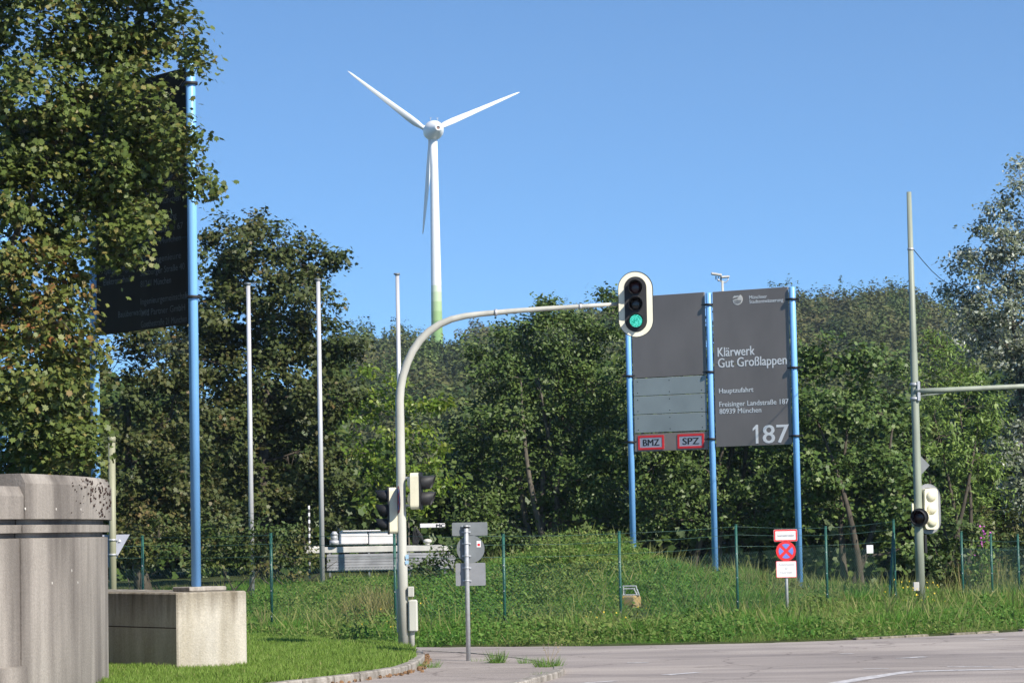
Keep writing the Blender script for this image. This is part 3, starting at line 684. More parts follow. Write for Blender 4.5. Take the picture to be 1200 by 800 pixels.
YB = 66
lb = [L(*a, YB, t) for a, t in [((300, 262, 22), .25), ((285, 285, 32), .3), ((325, 290, 32), .2), ((258, 268, 22), .15), ((248, 300, 32), .1), ((385, 302, 20), .0), ((398, 300, 14), .0), ((362, 312, 28), .0), ((350, 340, 34), .1),
      ((300, 330, 45), .2), ((260, 360, 45), .25), ((330, 385, 48), .25), ((378, 400, 34), .05), ((405, 412, 26), .0), ((240, 420, 50), .3), ((300, 440, 55), .2), ((370, 460, 50), .05), ((415, 460, 24), .0),
      ((270, 510, 60), .2), ((345, 530, 55), .1), ((395, 540, 36), .0), ((300, 590, 55), .1), ((370, 600, 40), .0)]]
lb += [L(*a, 68.5, .1) for a in [(290, 320, 40), (250, 380, 45), (330, 400, 45), (370, 350, 28), (290, 460, 50), (350, 480, 45), (240, 480, 45), (220, 400, 35), (310, 550, 50)]]
tree('maple_tree', 'tall dark maple behind the two left flagpoles, its crown against the sky', 'tree', onter(318, YB), lb, M['maple_back'], MAPLE2, 0.125, dens=1.35, clr=0.42, trunk_r=0.2, group='dark maples behind the fence', limit=420000)
lb2 = [L(*a, 61, t) for a, t in [((130, 410, 45), .35), ((180, 420, 45), .45), ((225, 430, 30), .3), ((140, 470, 50), .2), ((200, 490, 50), .3), ((160, 540, 55), .15), ((215, 560, 48), .25), ((120, 590, 50), .2), ((190, 610, 45), .6), ((245, 610, 35), .2), ((90, 520, 50), .1), ((60, 600, 60), .1), ((30, 500, 60), .1), ((170, 380, 25), .3), ((125, 350, 30), .2)]]
tree('maple_tree', 'bushy dark maple with reddish leaves directly behind the tall blue sign post', 'tree', onter(170, 61), lb2, M['maple_back'], MAPLE2, 0.12, dens=1.25, clr=0.45, trunk_r=0.18, group='dark maples behind the fence', limit=230000)
lc = [L(*a, 63) for a in [(437, 428, 14), (462, 445, 14), (448, 470, 20), (425, 480, 20), (480, 475, 16), (508, 470, 9), (520, 466, 8), (455, 505, 24), (490, 505, 18), (430, 525, 24), (470, 545, 26), (505, 535, 18), (440, 575, 24), (485, 580, 24), (515, 520, 8), (522, 562, 12)]]
tree('young_tree', 'slender light yellow green tree between the dark maple and the signal mast', 'tree', onter(462, 63), lc, M['young'], OVAL, 0.125, dens=1.1, clr=0.32, trunk_r=0.05, stems=2, bark='bark_pale', sx=.3, limb_r=.02)
ldl = [L(*a, 65, t) for a, t in [((610, 405, 34), .1), ((650, 395, 32), .0), ((690, 400, 32), .3), ((715, 380, 24), .3), ((575, 430, 34), .0), ((640, 440, 50), .15), ((700, 450, 45), .4), ((600, 490, 50), .0), ((665, 500, 52), .1), ((555, 500, 30), .0),
      ((560, 550, 42), .0), ((620, 560, 52), .0), ((690, 560, 48), .2), ((545, 590, 30), .0), ((590, 605, 38), .0), ((660, 610, 42), .1), ((720, 520, 40), .4), ((725, 600, 36), .2), ((742, 440, 30), .3)]]
for a in [(641, 352, 6), (645, 366, 8), (636, 375, 10), (712, 345, 7), (718, 355, 10), (735, 358, 8), (590, 385, 9), (612, 378, 8), (690, 372, 10), (668, 374, 8), (560, 408, 10)]: ldl.append(L(a[0], a[1], a[2], 65, .1))
tree('sallow_tree', 'broad many-stemmed bushy tree under the signal arm with thin shoots on top', 'tree', onter(640, 65), ldl, M['sallow'], OVAL, 0.105, dens=1.25, clr=0.42, trunk_r=0.16, stems=7, bark='bark_pale', limit=250000)
le = [L(*a, 63, t) for a, t in [((770, 400, 35), .2), ((810, 400, 35), .1), ((860, 400, 40), .0), ((900, 395, 30), .0), ((780, 460, 50), .1), ((850, 470, 55), .0), ((905, 460, 35), .0), ((760, 540, 45), .2), ((820, 545, 50), .0), ((880, 540, 45), .0), ((770, 600, 34), .1), ((825, 600, 32), .0), ((885, 595, 30), .0)]]
tree('hazel_tree', 'leafy dark green tree directly behind the two charcoal sign panels', 'tree', onter(830, 63.5), le, M['sallow'], OVAL, 0.11, dens=1.2, clr=0.42, trunk_r=0.15, stems=4, limit=200000)
lf = [L(*a, 62) for a in [(945, 430, 26), (960, 405, 18), (985, 415, 24), (940, 480, 36), (985, 470, 38), (1020, 430, 26), (1050, 420, 18), (1030, 480, 36), (950, 540, 42), (1000, 540, 42), (1045, 540, 38), (930, 592, 28), (975, 590, 32), (1025, 600, 34), (1060, 580, 30), (915, 560, 22), (1062, 640, 22)]]
tree('field_maple', 'green maple with pale leaf sprays right of the charcoal sign panels', 'tree', onter(985, 62), lf, M['field'], MAPLE2, 0.115, dens=1.2, clr=0.42, trunk_r=0.16, stems=3, limit=230000)
lg = [L(*a, 65) for a in [(1090, 405, 20), (1110, 400, 20), (1125, 425, 28), (1090, 450, 32), (1135, 470, 36), (1100, 510, 40), (1150, 530, 38), (1110, 570, 38), (1165, 480, 26), (1160, 590, 34)]]
tree('willow_bush', 'light green tree behind the right signal arm in front of the silvery poplar', 'tree', onter(1120, 65), lg, M['lime'], LANCE, 0.145, dens=1.35, clr=0.42, trunk_r=0.12, stems=4, limit=200000)
lh = [L(*a, 71) for a in [(1198, 195, 14), (1190, 225, 20), (1165, 250, 16), (1145, 262, 13), (1205, 260, 28), (1170, 285, 24), (1135, 290, 14), (1118, 312, 10), (1150, 315, 24), (1190, 310, 32), (1112, 335, 12), (1130, 345, 22), (1165, 355, 34), (1205, 360, 36), (1140, 385, 26), (1180, 405, 36), (1215, 420, 36), (1195, 460, 34), (1190, 520, 34), (1200, 580, 34), (1235, 230, 35), (1245, 320, 45), (1250, 420, 45), (1240, 520, 45)]]
tree('poplar_tree', 'tall silvery poplar with pale leaf undersides at the right edge', 'tree', onter(1205, 71), lh, M['poplar'], OVAL, 0.12, dens=1.6, clr=0.42, trunk_r=0.22, limit=95000, bark='bark_pale')
# shrubs
def shrub(label, px, Y, lobes, mat='shrub', tm=OVAL, leaf=0.095, dens=1.1, group='shrubs along the fence'):
    tree('shrub', label, 'shrub', onter(px, Y), [L(a[0], a[1], a[2], Y, a[3] if len(a) > 3 else 0) for a in lobes], M[mat], tm, leaf, dens=dens, clr=0.3, trunk_r=0.04, stems=4, group=group, limit=45000, top=0.5, twigs=1, crown_name='foliage')
shrub('dark shrub with reddish leaves behind the concrete block', 180, 56, [(150, 640, 26, .4), (180, 650, 26, .3), (215, 650, 26, .1), (160, 610, 20, .6), (195, 615, 20, .3)])
shrub('shrub behind the fence between the blue post and the first flagpole', 262, 57, [(240, 650, 24, .1), (270, 640, 26, .1), (300, 650, 24, .2), (262, 615, 20, .1), (310, 620, 20, 0)])
shrub('low shrub between the two left flagpoles beside the pale machine', 340, 60, [(325, 645, 20, .3), (345, 655, 20, .2), (350, 625, 16, .3), (370, 650, 12, .3)])
shrub('shrub growing on the bank right of the signal mast boxes', 540, 56, [(503, 658, 9), (490, 662, 6), (520, 645, 16), (545, 650, 20), (570, 640, 20), (600, 640, 20), (620, 630, 16)])
shrub('shrub right of the right signal mast behind the last fence posts', 1110, 59, [(1095, 640, 26), (1120, 625, 28), (1105, 665, 22), (1130, 670, 20)], leaf=0.12)
shrub('greyish shrub with brown stalks at the right picture edge', 1175, 60, [(1165, 620, 26, .2), (1195, 610, 28, .2), (1180, 650, 26, .7), (1210, 660, 26, .4), (1150, 660, 18, .9)], mat='shrub')
# dark wood behind everything at eye level
def wood():
    n = 110000; xs_ = RNG.uniform(-24, 26, n); ys_ = RNG.uniform(78, 90, n)
    top_ = 5.4 + 0.7 * np.sin(xs_ * 0.9) + 0.5 * np.sin(xs_ * 2.3)
    pxx = xs_ / ys_ * F + 600
    top_ = np.where((pxx > 405) & (pxx < 545), 3.3 + 0.6 * np.sin(xs_ * 3), top_); top_ = np.where((pxx > 920) & (pxx < 1085), np.minimum(top_, 5.5), top_)
    z_ = hgt(xs_, ys_) + top_ * RNG.uniform(0, 1, n) ** 0.7
    nn_ = RNG.normal(size=(n, 3)) * .5 + np.array([.1, -.4, .6])
    o = leaf_mesh('far_thicket', CLUMP, np.stack([xs_, ys_, z_], 1), nn_, RNG.normal(size=(n, 3)), RNG.uniform(.16, .34, n), RNG.uniform(0, 1, n), np.zeros(n), M['shrub'], kind='stuff')
    tag(o, 'dark thicket filling the gaps behind the trees', 'thicket')
wood()
# forest on the far hill
M['hill_leaf'] = leaf_mat('hill_forest_leaves', [(0, (0.028, 0.052, 0.014)), (0.7, (0.085, 0.125, 0.03)), (1, (0.15, 0.19, 0.05))], tint=[(0, (0.085, 0.09, 0.03)), (1, (0.14, 0.115, 0.05))], trans=0.1, rough=0.6, spec=0.2)
def hill_forest():
    P, N_, S_, T_, G_ = [], [], [], [], []
    def put(px, Y):
        x_ = (px - 600) / F * Y; z_ = gz(x_, Y); hgt_ = random.uniform(7, 12); r = random.uniform(2.6, 5.2); k = int(560 * (r / 3) ** 2)
        if random.random() < 0.22: r *= 0.55; hgt_ *= 1.15; k = 380; con = True
        else: con = False
        u_ = unit(k); u_[:, 2] = np.where(u_[:, 2] < -0.35, -u_[:, 2], u_[:, 2]); rr = RNG.uniform(.6, 1.08, (k, 1)) * (1 + .28 * np.sin(u_[:, :1] * 7 + px) * np.sin(u_[:, 2:] * 6 + px * 2))
        vz = hgt_ * 0.42
        p = np.array([x_, Y, z_ + hgt_ - vz]) + u_ * rr * np.array([r, r, vz])
        P.append(p); N_.append(u_ * .8 + np.array([0, 0, .35]) + RNG.normal(size=(k, 3)) * .35)
        ti0 = 0.6 if px > 900 else (0.25 if random.random() < .8 else 0.7)
        tr_ = np.clip(ti0 + random.uniform(-.3, .3), 0, 1)
        T_.append(np.full(k, 0.0 if con else tr_)); G_.append(np.clip(random.uniform(0, .9) + RNG.uniform(-.06, .1, k), 0, 1))
        S_.append(RNG.uniform(.28, .62, k) * (1 if not con else .8))
    for Y in np.arange(255, 585, 7.5):
        st = 5.2 / Y * F
        for lo_, hi_ in ((385, 760), (905, 1215)):
            px = lo_ + random.uniform(0, st)
            while px < hi_:
                put(px, Y + random.uniform(-3, 3)); px += st * random.uniform(.75, 1.25)
    P = np.concatenate(P); n = len(P)
    o = leaf_mesh('hill_wood', CLUMP, P, np.concatenate(N_), RNG.normal(size=(n, 3)), np.concatenate(S_), np.concatenate(G_), np.concatenate(T_), M['hill_leaf'], kind='stuff')
    tag(o, 'hazy wood covering the far hill below the wind turbine', 'wood'); print('hill clumps', n)
hill_forest()

# ------------------------------------------------------------------ WIND TURBINE
YT = 920.0
hub = at(508, 153, YT)
tb = thing('wind_turbine', 'white three bladed wind turbine standing behind the wooded hill', 'wind turbine', (hub.x, YT, 25.0))
m, n_, b_, out_ = new_mat('turbine_tower'); 
t_ = n_.nodes.new('ShaderNodeTexCoord'); sp_ = n_.nodes.new('ShaderNodeSeparateXYZ'); mr = n_.nodes.new('ShaderNodeMapRange'); cr_ = n_.nodes.new('ShaderNodeValToRGB')
n_.links.new(t_.outputs['Object'], sp_.inputs[0]); n_.links.new(sp_.outputs['Z'], mr.inputs['Value'])
zb = lambda py: at(514, py, YT).z - 25.0
mr.inputs['From Min'].default_value = zb(400); mr.inputs['From Max'].default_value = zb(320)
cr_.color_ramp.interpolation = 'CONSTANT'; cols = [(0, (0.20, 0.34, 0.10)), (.30, (0.28, 0.42, 0.16)), (.44, (0.37, 0.50, 0.24)), (.58, (0.48, 0.59, 0.36)), (.72, (0.60, 0.68, 0.50)), (.82, (0.78, 0.79, 0.79))]
while len(cr_.color_ramp.elements) < 6: cr_.color_ramp.elements.new(.5)
for i, (p_, c_) in enumerate(cols): cr_.color_ramp.elements[i].position = p_; cr_.color_ramp.elements[i].color = c4(c_)
n_.links.new(mr.outputs[0], cr_.inputs['Fac']); n_.links.new(cr_.outputs[0], b_.inputs['Base Color']); b_.inputs['Roughness'].default_value = .4
M['tower'] = m
tpts = [Vector((hub.x, YT, z)) for z in np.linspace(25, hub.z - 2.2, 12)]
MB().tube(tpts, [2.4 - 1.15 * (i / 11) for i in range(12)], 32).build('tower', M['tower'], tb)
yaw = R(16); ax = Vector((math.sin(yaw), -math.cos(yaw), 0.0))           # towards the tail (towards the viewer)
side = Vector((math.cos(yaw), math.sin(yaw), 0)); Zup = Vector((0, 0, 1))
def lathe_axis(mb, c, axis_, prof, seg=28):
    e1 = axis_.orthogonal().normalized(); e2 = axis_.cross(e1); vs = []
    for s_, r_ in prof:
        for k in range(seg): t = 2 * math.pi * k / seg; vs.append(c + axis_ * s_ + (e1 * math.cos(t) + e2 * math.sin(t)) * r_)
    fs = [(i * seg + k, i * seg + (k + 1) % seg, (i + 1) * seg + (k + 1) % seg, (i + 1) * seg + k) for i in range(len(prof) - 1) for k in range(seg)]
    mb.add(vs, fs, True)
mb = MB(); lathe_axis(mb, hub, ax, [(-2.6, 2.9), (-1.5, 3.25), (0, 3.4), (1.5, 3.25), (3, 2.75), (4.6, 1.95), (6, 1.2), (6.5, 0.95), (6.5, 0.6), (6.2, 0.55)]); mb.build('nacelle', M['turbine'], tb)
mb = MB(); lathe_axis(mb, hub, ax, [(6.15, 0.6), (6.16, 0.01)]); 
mb.build('tail_vent', plain('vent_brown', (0.25, 0.14, 0.10), .6), tb)
mb = MB(); lathe_axis(mb, hub, ax, [(-7.0, 0.02), (-6.6, 1.0), (-5.6, 1.9), (-4.2, 2.6), (-2.75, 2.9), (-2.7, 0.05)]); sp = mb.build('spinner', M['turbine'], tb)
mb = MB()
for dx in (-1.2, 1.2):
    p = hub + side * dx + ax * 1.0 + Zup * 3.0; mb.tube([p, p + Zup * 1.1], .08, 6); mb.tube([p + Zup * 1.1 - side * .45, p + Zup * 1.1 + side * .45], .07, 6)
mb.build('wind_sensor', M['galv'], tb)
mb = MB()
for k, dx in enumerate((-2.3, -1.5, -.8)): mb.box(hub + side * dx * 0.97 + ax * (2.35) + Zup * (-0.25 + .15 * k) + ax * 0.33, (.75 - .15 * k, .08, .45), X=side)
rc = hub - ax * 4.2
for k in range(3):
    a = R(65.5 + 120 * k); rd = side * math.sin(a) + Zup * math.cos(a); tg = rd.cross(ax)
    st_ = [(1.5, 1.7, 1.7, 0), (3.5, 1.7, 1.4, 20), (6.0, 2.5, .95, 24), (9, 2.5, .7, 18), (14, 2.0, .5, 11), (20, 1.55, .36, 6), (27, 1.1, .22, 3), (33, .65, .14, 1), (35, .25, .05, 0)]
    vs = []; seg = 14
    for r_, ch, th, tw_ in st_:
        c0 = rc + rd * r_ + tg * (0.0 if r_ < 3 else -ch * .18)
        w1 = tg * math.cos(R(tw_ + 12)) + ax * math.sin(R(tw_ + 12)); w2 = rd.cross(w1)
        for j in range(seg):
            t = 2 * math.pi * j / seg; cx_ = math.cos(t); vs.append(c0 + w1 * (ch / 2 * cx_) + w2 * (th / 2 * math.sin(t) * (1 if r_ < 3 else (1.25 - .6 * abs(cx_ - .4)))))
    fs = [(i * seg + j, i * seg + (j + 1) % seg, (i + 1) * seg + (j + 1) % seg, (i + 1) * seg + j) for i in range(len(st_) - 1) for j in range(seg)] + [tuple((len(st_) - 1) * seg + j for j in range(seg))]
    MB().add(vs, fs, True).build('rotor_blade', M['turbine'], tb)

# ------------------------------------------------------------------ LEFT CONCRETE WALL (part of a big round basin wall)
Tp = Vector(((128 - 600) / F * 32.0, 32.0, 0)); RW = 11.0; sl = (128 - 600) / F; nn = Vector((-1, sl, 0)).normalized()
CW = Tp + nn * RW
def wall_arc(name, a0, a1, profile, mat, label=None, parent=None, seg=60):
    mb = MB(); n = len(profile); vs = []
    for i in range(seg + 1):
        a = a0 + (a1 - a0) * i / seg
        for rr_, z_ in profile: vs.append((CW.x + rr_ * math.cos(a), CW.y + rr_ * math.sin(a), z_))
    fs = []
    for i in range(seg):
        for k in range(n):
            k2 = (k + 1) % n; fs.append((i * n + k, (i + 1) * n + k, (i + 1) * n + k2, i * n + k2))
    fs += [tuple(range(n)), tuple(seg * n + k for k in range(n - 1, -1, -1))]
    return mb.add(vs, fs).build(name, mat, parent)
def ang_at_px(px):
    d = Vector(((px - 600) / F, 1, 0)).normalized(); bq = d.dot(-CW); cq = CW.dot(CW) - RW * RW; disc = bq * bq - cq
    s_ = -bq - math.sqrt(max(disc, 0)); p = d * s_; return math.atan2(p.y - CW.y, p.x - CW.x)
aj = ang_at_px(31 - 4); at_ = math.atan2(Tp.y - CW.y, Tp.x - CW.x)
wt = thing('concrete_wall', 'weathered grey curved concrete wall with two shadow grooves at the left edge', 'concrete wall', (Tp.x, Tp.y, 0))
def prof(top, R0): return [(R0 - .45, -0.1), (R0 - .05, -0.1), (R0 - .05, 1.80), (R0 - .11, 1.81), (R0 - .11, 1.855), (R0 - .03, 1.86), (R0 - .03, 1.94), (R0 - .10, 1.945), (R0 - .10, 1.995), (R0, 2.0), (R0, top - .10), (R0 - .05, top), (R0 - .45, top)]
wall_arc('wall_section', aj, at_ + 0.35, prof(2.46, RW), M['concrete'], parent=wt)
wall_arc('wall_section', aj - 0.9, aj - 0.0012, prof(2.33, RW - .012), M['concrete'], parent=wt)
wall_arc('plinth', aj - 0.9, aj - 0.0015, [(RW - .3, -.08), (RW + .02, -.08), (RW + .02, .52), (RW - .3, .56)], M['concrete'], parent=wt)
mb = MB()
for px, py in ((38, 596), (71, 597), (100, 598), (71, 683), (101, 683), (94, 669)):
    a = ang_at_px(px - 11 if px < 60 else px - 8); rr_ = RW + 0.002 if py < 605 else RW - .048
    y_ = CW.y + rr_ * math.sin(a); z_ = 1.8 + (631 - py) / F * y_; p = Vector((CW.x + rr_ * math.cos(a), y_, z_)); nrm2 = Vector((math.cos(a), math.sin(a), 0))
    mb.prism(circle(.014, 10), p, nrm2.cross(Zup) * -1, Zup, .006)
build_split(mb, 'tie_hole', plain('tie_hole_plug', (.55, .52, .47), .9), wt)
# dark moss and ivy remnants hanging over the lip
M['moss'] = plain('dark_moss', (0.05, 0.03, 0.024), 1.0, var=.4)
mb = MB()
for _ in range(130):
    q_ = random.random() ** .35; px = 66 + 60 * q_; a = ang_at_px(px); dep = abs(random.gauss(0, .12 + .22 * q_)); z_ = 2.44 - dep
    if z_ < 2.03: continue
    rr_ = RW + .003 + max(0, .03 * (2.4 - z_)); p = Vector((CW.x + rr_ * math.cos(a), CW.y + rr_ * math.sin(a), z_)); s_ = random.uniform(.004, .014) * (1 if q_ > .5 else .7)
    mb.ball(p, (s_, s_ * 1.2, s_ * random.uniform(.8, 1.8)), 6, 4)
tag(mb.build('moss_patch', M['moss'], org=(Tp.x, Tp.y, 2.3)), 'dark dead moss hanging over the top right lip of the curved wall', 'moss', kind='stuff')

# ------------------------------------------------------------------ CONCRETE BLOCK with blue posts
A_ = onz(203, 783, KZ - .03); A_ = Vector((A_.x, A_.y, 0)); s_ = 37.4 / A_.y
A_ = Vector(((203 - 600) / F * 34.0, 34.0, 0))
d1 = Vector((-0.62, .78, 0)).normalized(); d2 = Vector((.78, .62, 0)).normalized()
BT = 1.8 - (694 - 627.6) / F * 34.0
blk = thing('concrete_block', 'stained rectangular concrete block beneath the tall blue sign post', 'concrete block', A_)
Lb, Wb = 3.4, 1.03
c_ = A_ + d1 * Lb / 2 + d2 * Wb / 2
MB().box((c_.x, c_.y, (BT - .1) / 2), (Wb, Lb, BT + .1), X=d2, bevel=.018).build('block', M['concrete_block'], blk)
mb = MB(); mb.box(A_ + d1 * Lb / 2 - d2 * .0 + Zup * .66 + d2 * .001, (Lb - .04, .008, .012), X=d1); mb.build('form_joint', M['moss'], blk)
pl = A_ + d1 * .62 + d2 * .70
# ------------------------------------------------------------------ LEFT SIGN
Pb2 = pl.copy(); Y2 = Pb2.y
Pb2.x = at(230, 687, Y2).x
Y1 = Y2 + 1.9; x1 = at(111.5, 470, Y1).x; Y0 = Y1 + 1.9; x0_ = at(4.5, 500, Y0).x
ls = thing('entrance_sign', 'tall dark sign panel on light blue posts half hidden by the nearest maple', 'sign', (Pb2.x, Pb2.y, BT))
zt = at(223, 72, Y2).z
for (x_, y_, z0_) in ((Pb2.x, Y2, BT + .05), (x1, Y1, 0.1), (x0_, Y0, 0.1)):
    po = MB().tube([(x_, y_, z0_), (x_, y_, zt - .02), (x_, y_, zt)], [.062, .062, .05], 20).build('post', M['blue'], ls)
mb = MB(); mb.box((Pb2.x + .04, Y2, BT + .03), (.55, .42, .055), X=d2, bevel=.01); mb.build('footing', M['kerb'], ls)
a = Vector((x1, Y1, 0)); b = Vector((Pb2.x, Y2, 0)); U = (b - a).normalized(); N = U.cross(Zup); W = (b - a).length
zlo = at(220, 379, Y2).z; zhi = at(220, 78, Y2).z; zs = 1.8 + (629 - 295) / F * Y1
for lo_, hi_ in ((zlo, zs - .012), (zs + .012, zhi)):
    MB().box((a + U * W / 2 + Zup * (lo_ + hi_) / 2), (W - .17, .035, hi_ - lo_), X=U, bevel=.006).build('panel', M['left_panel'], ls)
MB().box((a + U * W / 2 + Zup * zs + N * -.012), (W - .19, .01, .10), X=U).build('panel_joint', M['black'], ls)
a0 = Vector((x0_, Y0, 0)); U0_ = (a - a0).normalized(); W0 = (a - a0).length
MB().box((a0 + U0_ * W0 / 2 + Zup * (zs + 1.2 + zhi) / 2), (W0 - .17, .035, zhi - zs - 1.2), X=U0_, bevel=.006).build('panel', M['left_panel'], ls)
mb = MB()
for z_ in (at(223, 98, Y2).z, at(227, 348, Y2).z, (zlo + zhi) / 2 + .7):
    for p, sg in ((a, 1), (b, -1)):
        mb = MB(); mb.tube([(p.x, p.y, z_ - .018), (p.x, p.y, z_ + .018)], .092, 18); mb.box((p + U * .1 * sg + Zup * z_), (.16, .05, .03), X=U); mb.build('clamp', M['black'], ls)
mb = MB(); O_ = a + N * .021
def lt(u_, z_, s, wd, cap=.085):
    mb = MB(); text_on(mb, s, O_ + U * u_ + Zup * z_, U, Zup, wd, cap); mb.build('lettering', M['left_text'], ls)
zz = zs
lt(.28, zz - .32, 'Tiefplanung', .62); lt(.28, zz - .47, 'Elektrotechnik', .72); lt(.65, zz - .93, 'Bauüberwachung', .78)
for k, (s, wd) in enumerate((('Eder Ingenieure', 1.0), ('Salzburger Straße 40', 1.08), ('81241 München', .75))): lt(1.22, zz - .27 - k * .15, s, wd)
for k, (s, wd) in enumerate((('Ingenieurgemeinschaft', 1.15), ('und Partner GmbH', 1.08), ('Goethestraße 21 München', 1.12))): lt(1.22, zz - .80 - k * .15, s, wd)
for k, (s, wd) in enumerate((('Landschaftsarchitekten', 1.12), ('Lindenstraße 10 München', 1.18))): lt(1.22, zz - 1.36 - k * .15, s, wd)
for j in range(3):
    for k, (s, wd) in enumerate((('Entwässerung', .8), ('Gartenstraße 67', .95), ('80331 München', .9))): lt(1.32, zz + 1.3 - j * .52 - k * .15, s, wd)

# ------------------------------------------------------------------ RIGHT SIGN
rs_base = onter(838, 57)
rs = thing('entrance_sign', 'large charcoal sewage works sign with white lettering and the number 187 on three blue posts', 'sign', rs_base)
PP = []
for px, py, Y, pt in ((742.5, 660, 58.0, 350), (838.5, 678, 57.0, 343), (937.5, 687, 56.0, 336)):
    p = at(px, py, Y); g_ = gz(p.x, Y); zt = at(px - 9, pt, Y).z
    PP.append(Vector((p.x, Y, 0))); MB().tube([(p.x, Y, g_ - .1), (p.x, Y, zt - .02), (p.x, Y, zt)], [.065, .065, .05], 20).build('post', M['blue'], rs)
    mb = MB(); mb.box((p.x, Y, p.z + .0), (.34, .34, .03), X=(PP[0] - Vector((10, 4, 0))) if False else (1, -.5, 0), bevel=.008)
    mb.build('base_plate', M['blue'], rs)
def panel_frame(i):
    a, b = PP[i], PP[i + 1]; U = (b - a).normalized(); N = U.cross(Zup); return a, b, U, N, (b - a).length
def slab(a, U, N, u0, u1, z0, z1, mat, off=0.0, th=.05, name='panel', label=None):
    c = a + U * (u0 + u1) / 2 + Zup * (z0 + z1) / 2 + N * off
    return MB().box(c, (u1 - u0, th, z1 - z0), X=U, bevel=.005).build(name, mat, rs, label=label)
a, b, U, N, W = panel_frame(1)
zT, zB = 6.67, 3.43
slab(a, U, N, .10, W - .10, zB + 1.72, zT, M['charcoal']); slab(a, U, N, .10, W - .10, zB, zB + 1.712, M['charcoal'])
mb = MB(); T0 = a + N * .0285; wP = W - .2; mpx = (zT - zB) / 184.5; upx = wP / 87.0
def tx(_m, s, x, ytop, wpx, cappx, al='l', bold=0.0):
    mb = MB(); text_on(mb, s, T0 + U * (.10 + x * upx) + Zup * (zT - ytop * mpx), U, Zup, wpx * upx, cappx * mpx, al, bold); mb.build('lettering', M['text_white'], rs)
tx(mb, 'Klärwerk', 4.5, 77.5, 43, 11, bold=.010); tx(mb, 'Gut Großlappen', 4.5, 90.5, 79.5, 11, bold=.010)
tx(mb, 'Hauptzufahrt', 5, 121, 40, 5.8, bold=.006); tx(mb, 'Freisinger Landstraße 187', 5, 137, 80, 6, bold=.006); tx(mb, '80939 München', 5, 145.5, 48.5, 6, bold=.006)
tx(mb, '87', 84, 182, 29.5, 21.5, 'r', bold=.018)
sb_ = [(-1.5, 0), (1.5, 0), (1.5, 22), (-.7, 22), (-4.8, 17.6), (-4.8, 14.7), (-1.5, 17.6)]
MB().prism([(x * upx, y * mpx) for x, y in sb_], T0 + U * (.10 + 48 * upx) + Zup * (zT - 182 * mpx), U, Zup, .002).build('lettering', M['text_white'], rs)
tx(mb, 'Münchner', 43, 11.5, 20.5, 4.2, bold=.004); tx(mb, 'Stadtentwässerung', 43, 16.8, 39, 4.2, bold=.004)
lc_ = T0 + U * (.10 + 29.5 * upx) + Zup * (zT - 11 * mpx)
lg_ = MB().prism(circle(6.6 * mpx, 32), lc_, U, Zup, .004).build('logo', M['logo'], rs)
mb = MB()
q_ = [(-6.6, 1.0), (-4.5, 2.2), (-1.0, 2.6), (1.2, 3.2), (-.5, 1.0), (-3.0, .6), (-6.2, -.4)]
mb.prism([(x * mpx, y * mpx) for x, y in q_][::-1], lc_ + N * .003, U, Zup, .002)
q_ = [(-5.0, 5.5), (-2.5, 4.6), (0, 5.0), (2.5, 4.3), (3.8, 6.2), (0, 7.2)]
mb.prism([(x * mpx, y * mpx) for x, y in q_], lc_ + N * .003, U, Zup, .002)
for k in range(5): mb.box(lc_ + N * .002 + U * ((-3.4 + 1.7 * k) * mpx) + Zup * (-2.6 * mpx), (.010, .002, (5.2 - abs(k - 2)) * mpx), X=U)
for k in range(2): mb.box(lc_ + N * .0021 + Zup * ((-1.5 - 2.2 * k) * mpx), ((10.5 - 2.2 * k) * mpx, .002, .010), X=U)
mb.build('logo_detail', M['charcoal'], lg_)
a, b, U, N, W = panel_frame(0)
slab(a, U, N, .10, W - .10, 4.95, 6.68, M['charcoal'], name='panel')
zr = [3.78, 4.17, 4.56, 4.94]
for i in range(3): slab(a, U, N, .11, W - .11, zr[i] + .006, zr[i + 1] - .006, M['slate'], off=.008, name='strip', label='blank slate blue strip of the left panel')
slab(a, U, N, .10, W - .10, 3.39, 3.765, M['brown_strip'], name='strip', label='bottom strip carrying two red framed plates')
mb = MB()
for i in range(3):
    for fx in (.055, .5, .945):
        for dz in (.07, .31): mb.prism(circle(.012, 8), a + N * .0345 + U * (.11 + (W - .22) * fx) + Zup * (zr[i] + dz), U, Zup, .003)
build_split(mb, 'rivet', M['black'], rs)
for s, xc in (('BMZ', .155), ('SPZ', .70)):
    c = a + U * (.10 + (W - .2) * (xc + .075)) + Zup * 3.575 + N * .030
    pw, ph = .62, .30
    pt = MB().prism(rrect(pw - .05, ph - .05, .008), c, U, Zup, .006).build('name_plate', M['plate_pale'], rs)
    mb = MB(); mb.ring(rrect(pw, ph, .012), rrect(pw - .09, ph - .09, .008), c + N * .004, U, Zup, .008); mb.build('frame', M['red'], pt)
    mb = MB(); text_on(mb, s, c + N * .002 - Zup * .068, U, Zup, .385, .14, 'c', bold=.012); mb.build('lettering', M['text_black'], pt)
mb = MB()
for p in PP:
    for z_ in (6.41, 5.0, 3.60):
        mb = MB(); mb.tube([(p.x, p.y, z_ - .022), (p.x, p.y, z_ + .022)], .092, 18); mb.box((p.x, p.y, z_), (.36 if p is not PP[0] and p is not PP[2] else .30, .05, .035), X=U); mb.build('clamp', M['black'], rs)

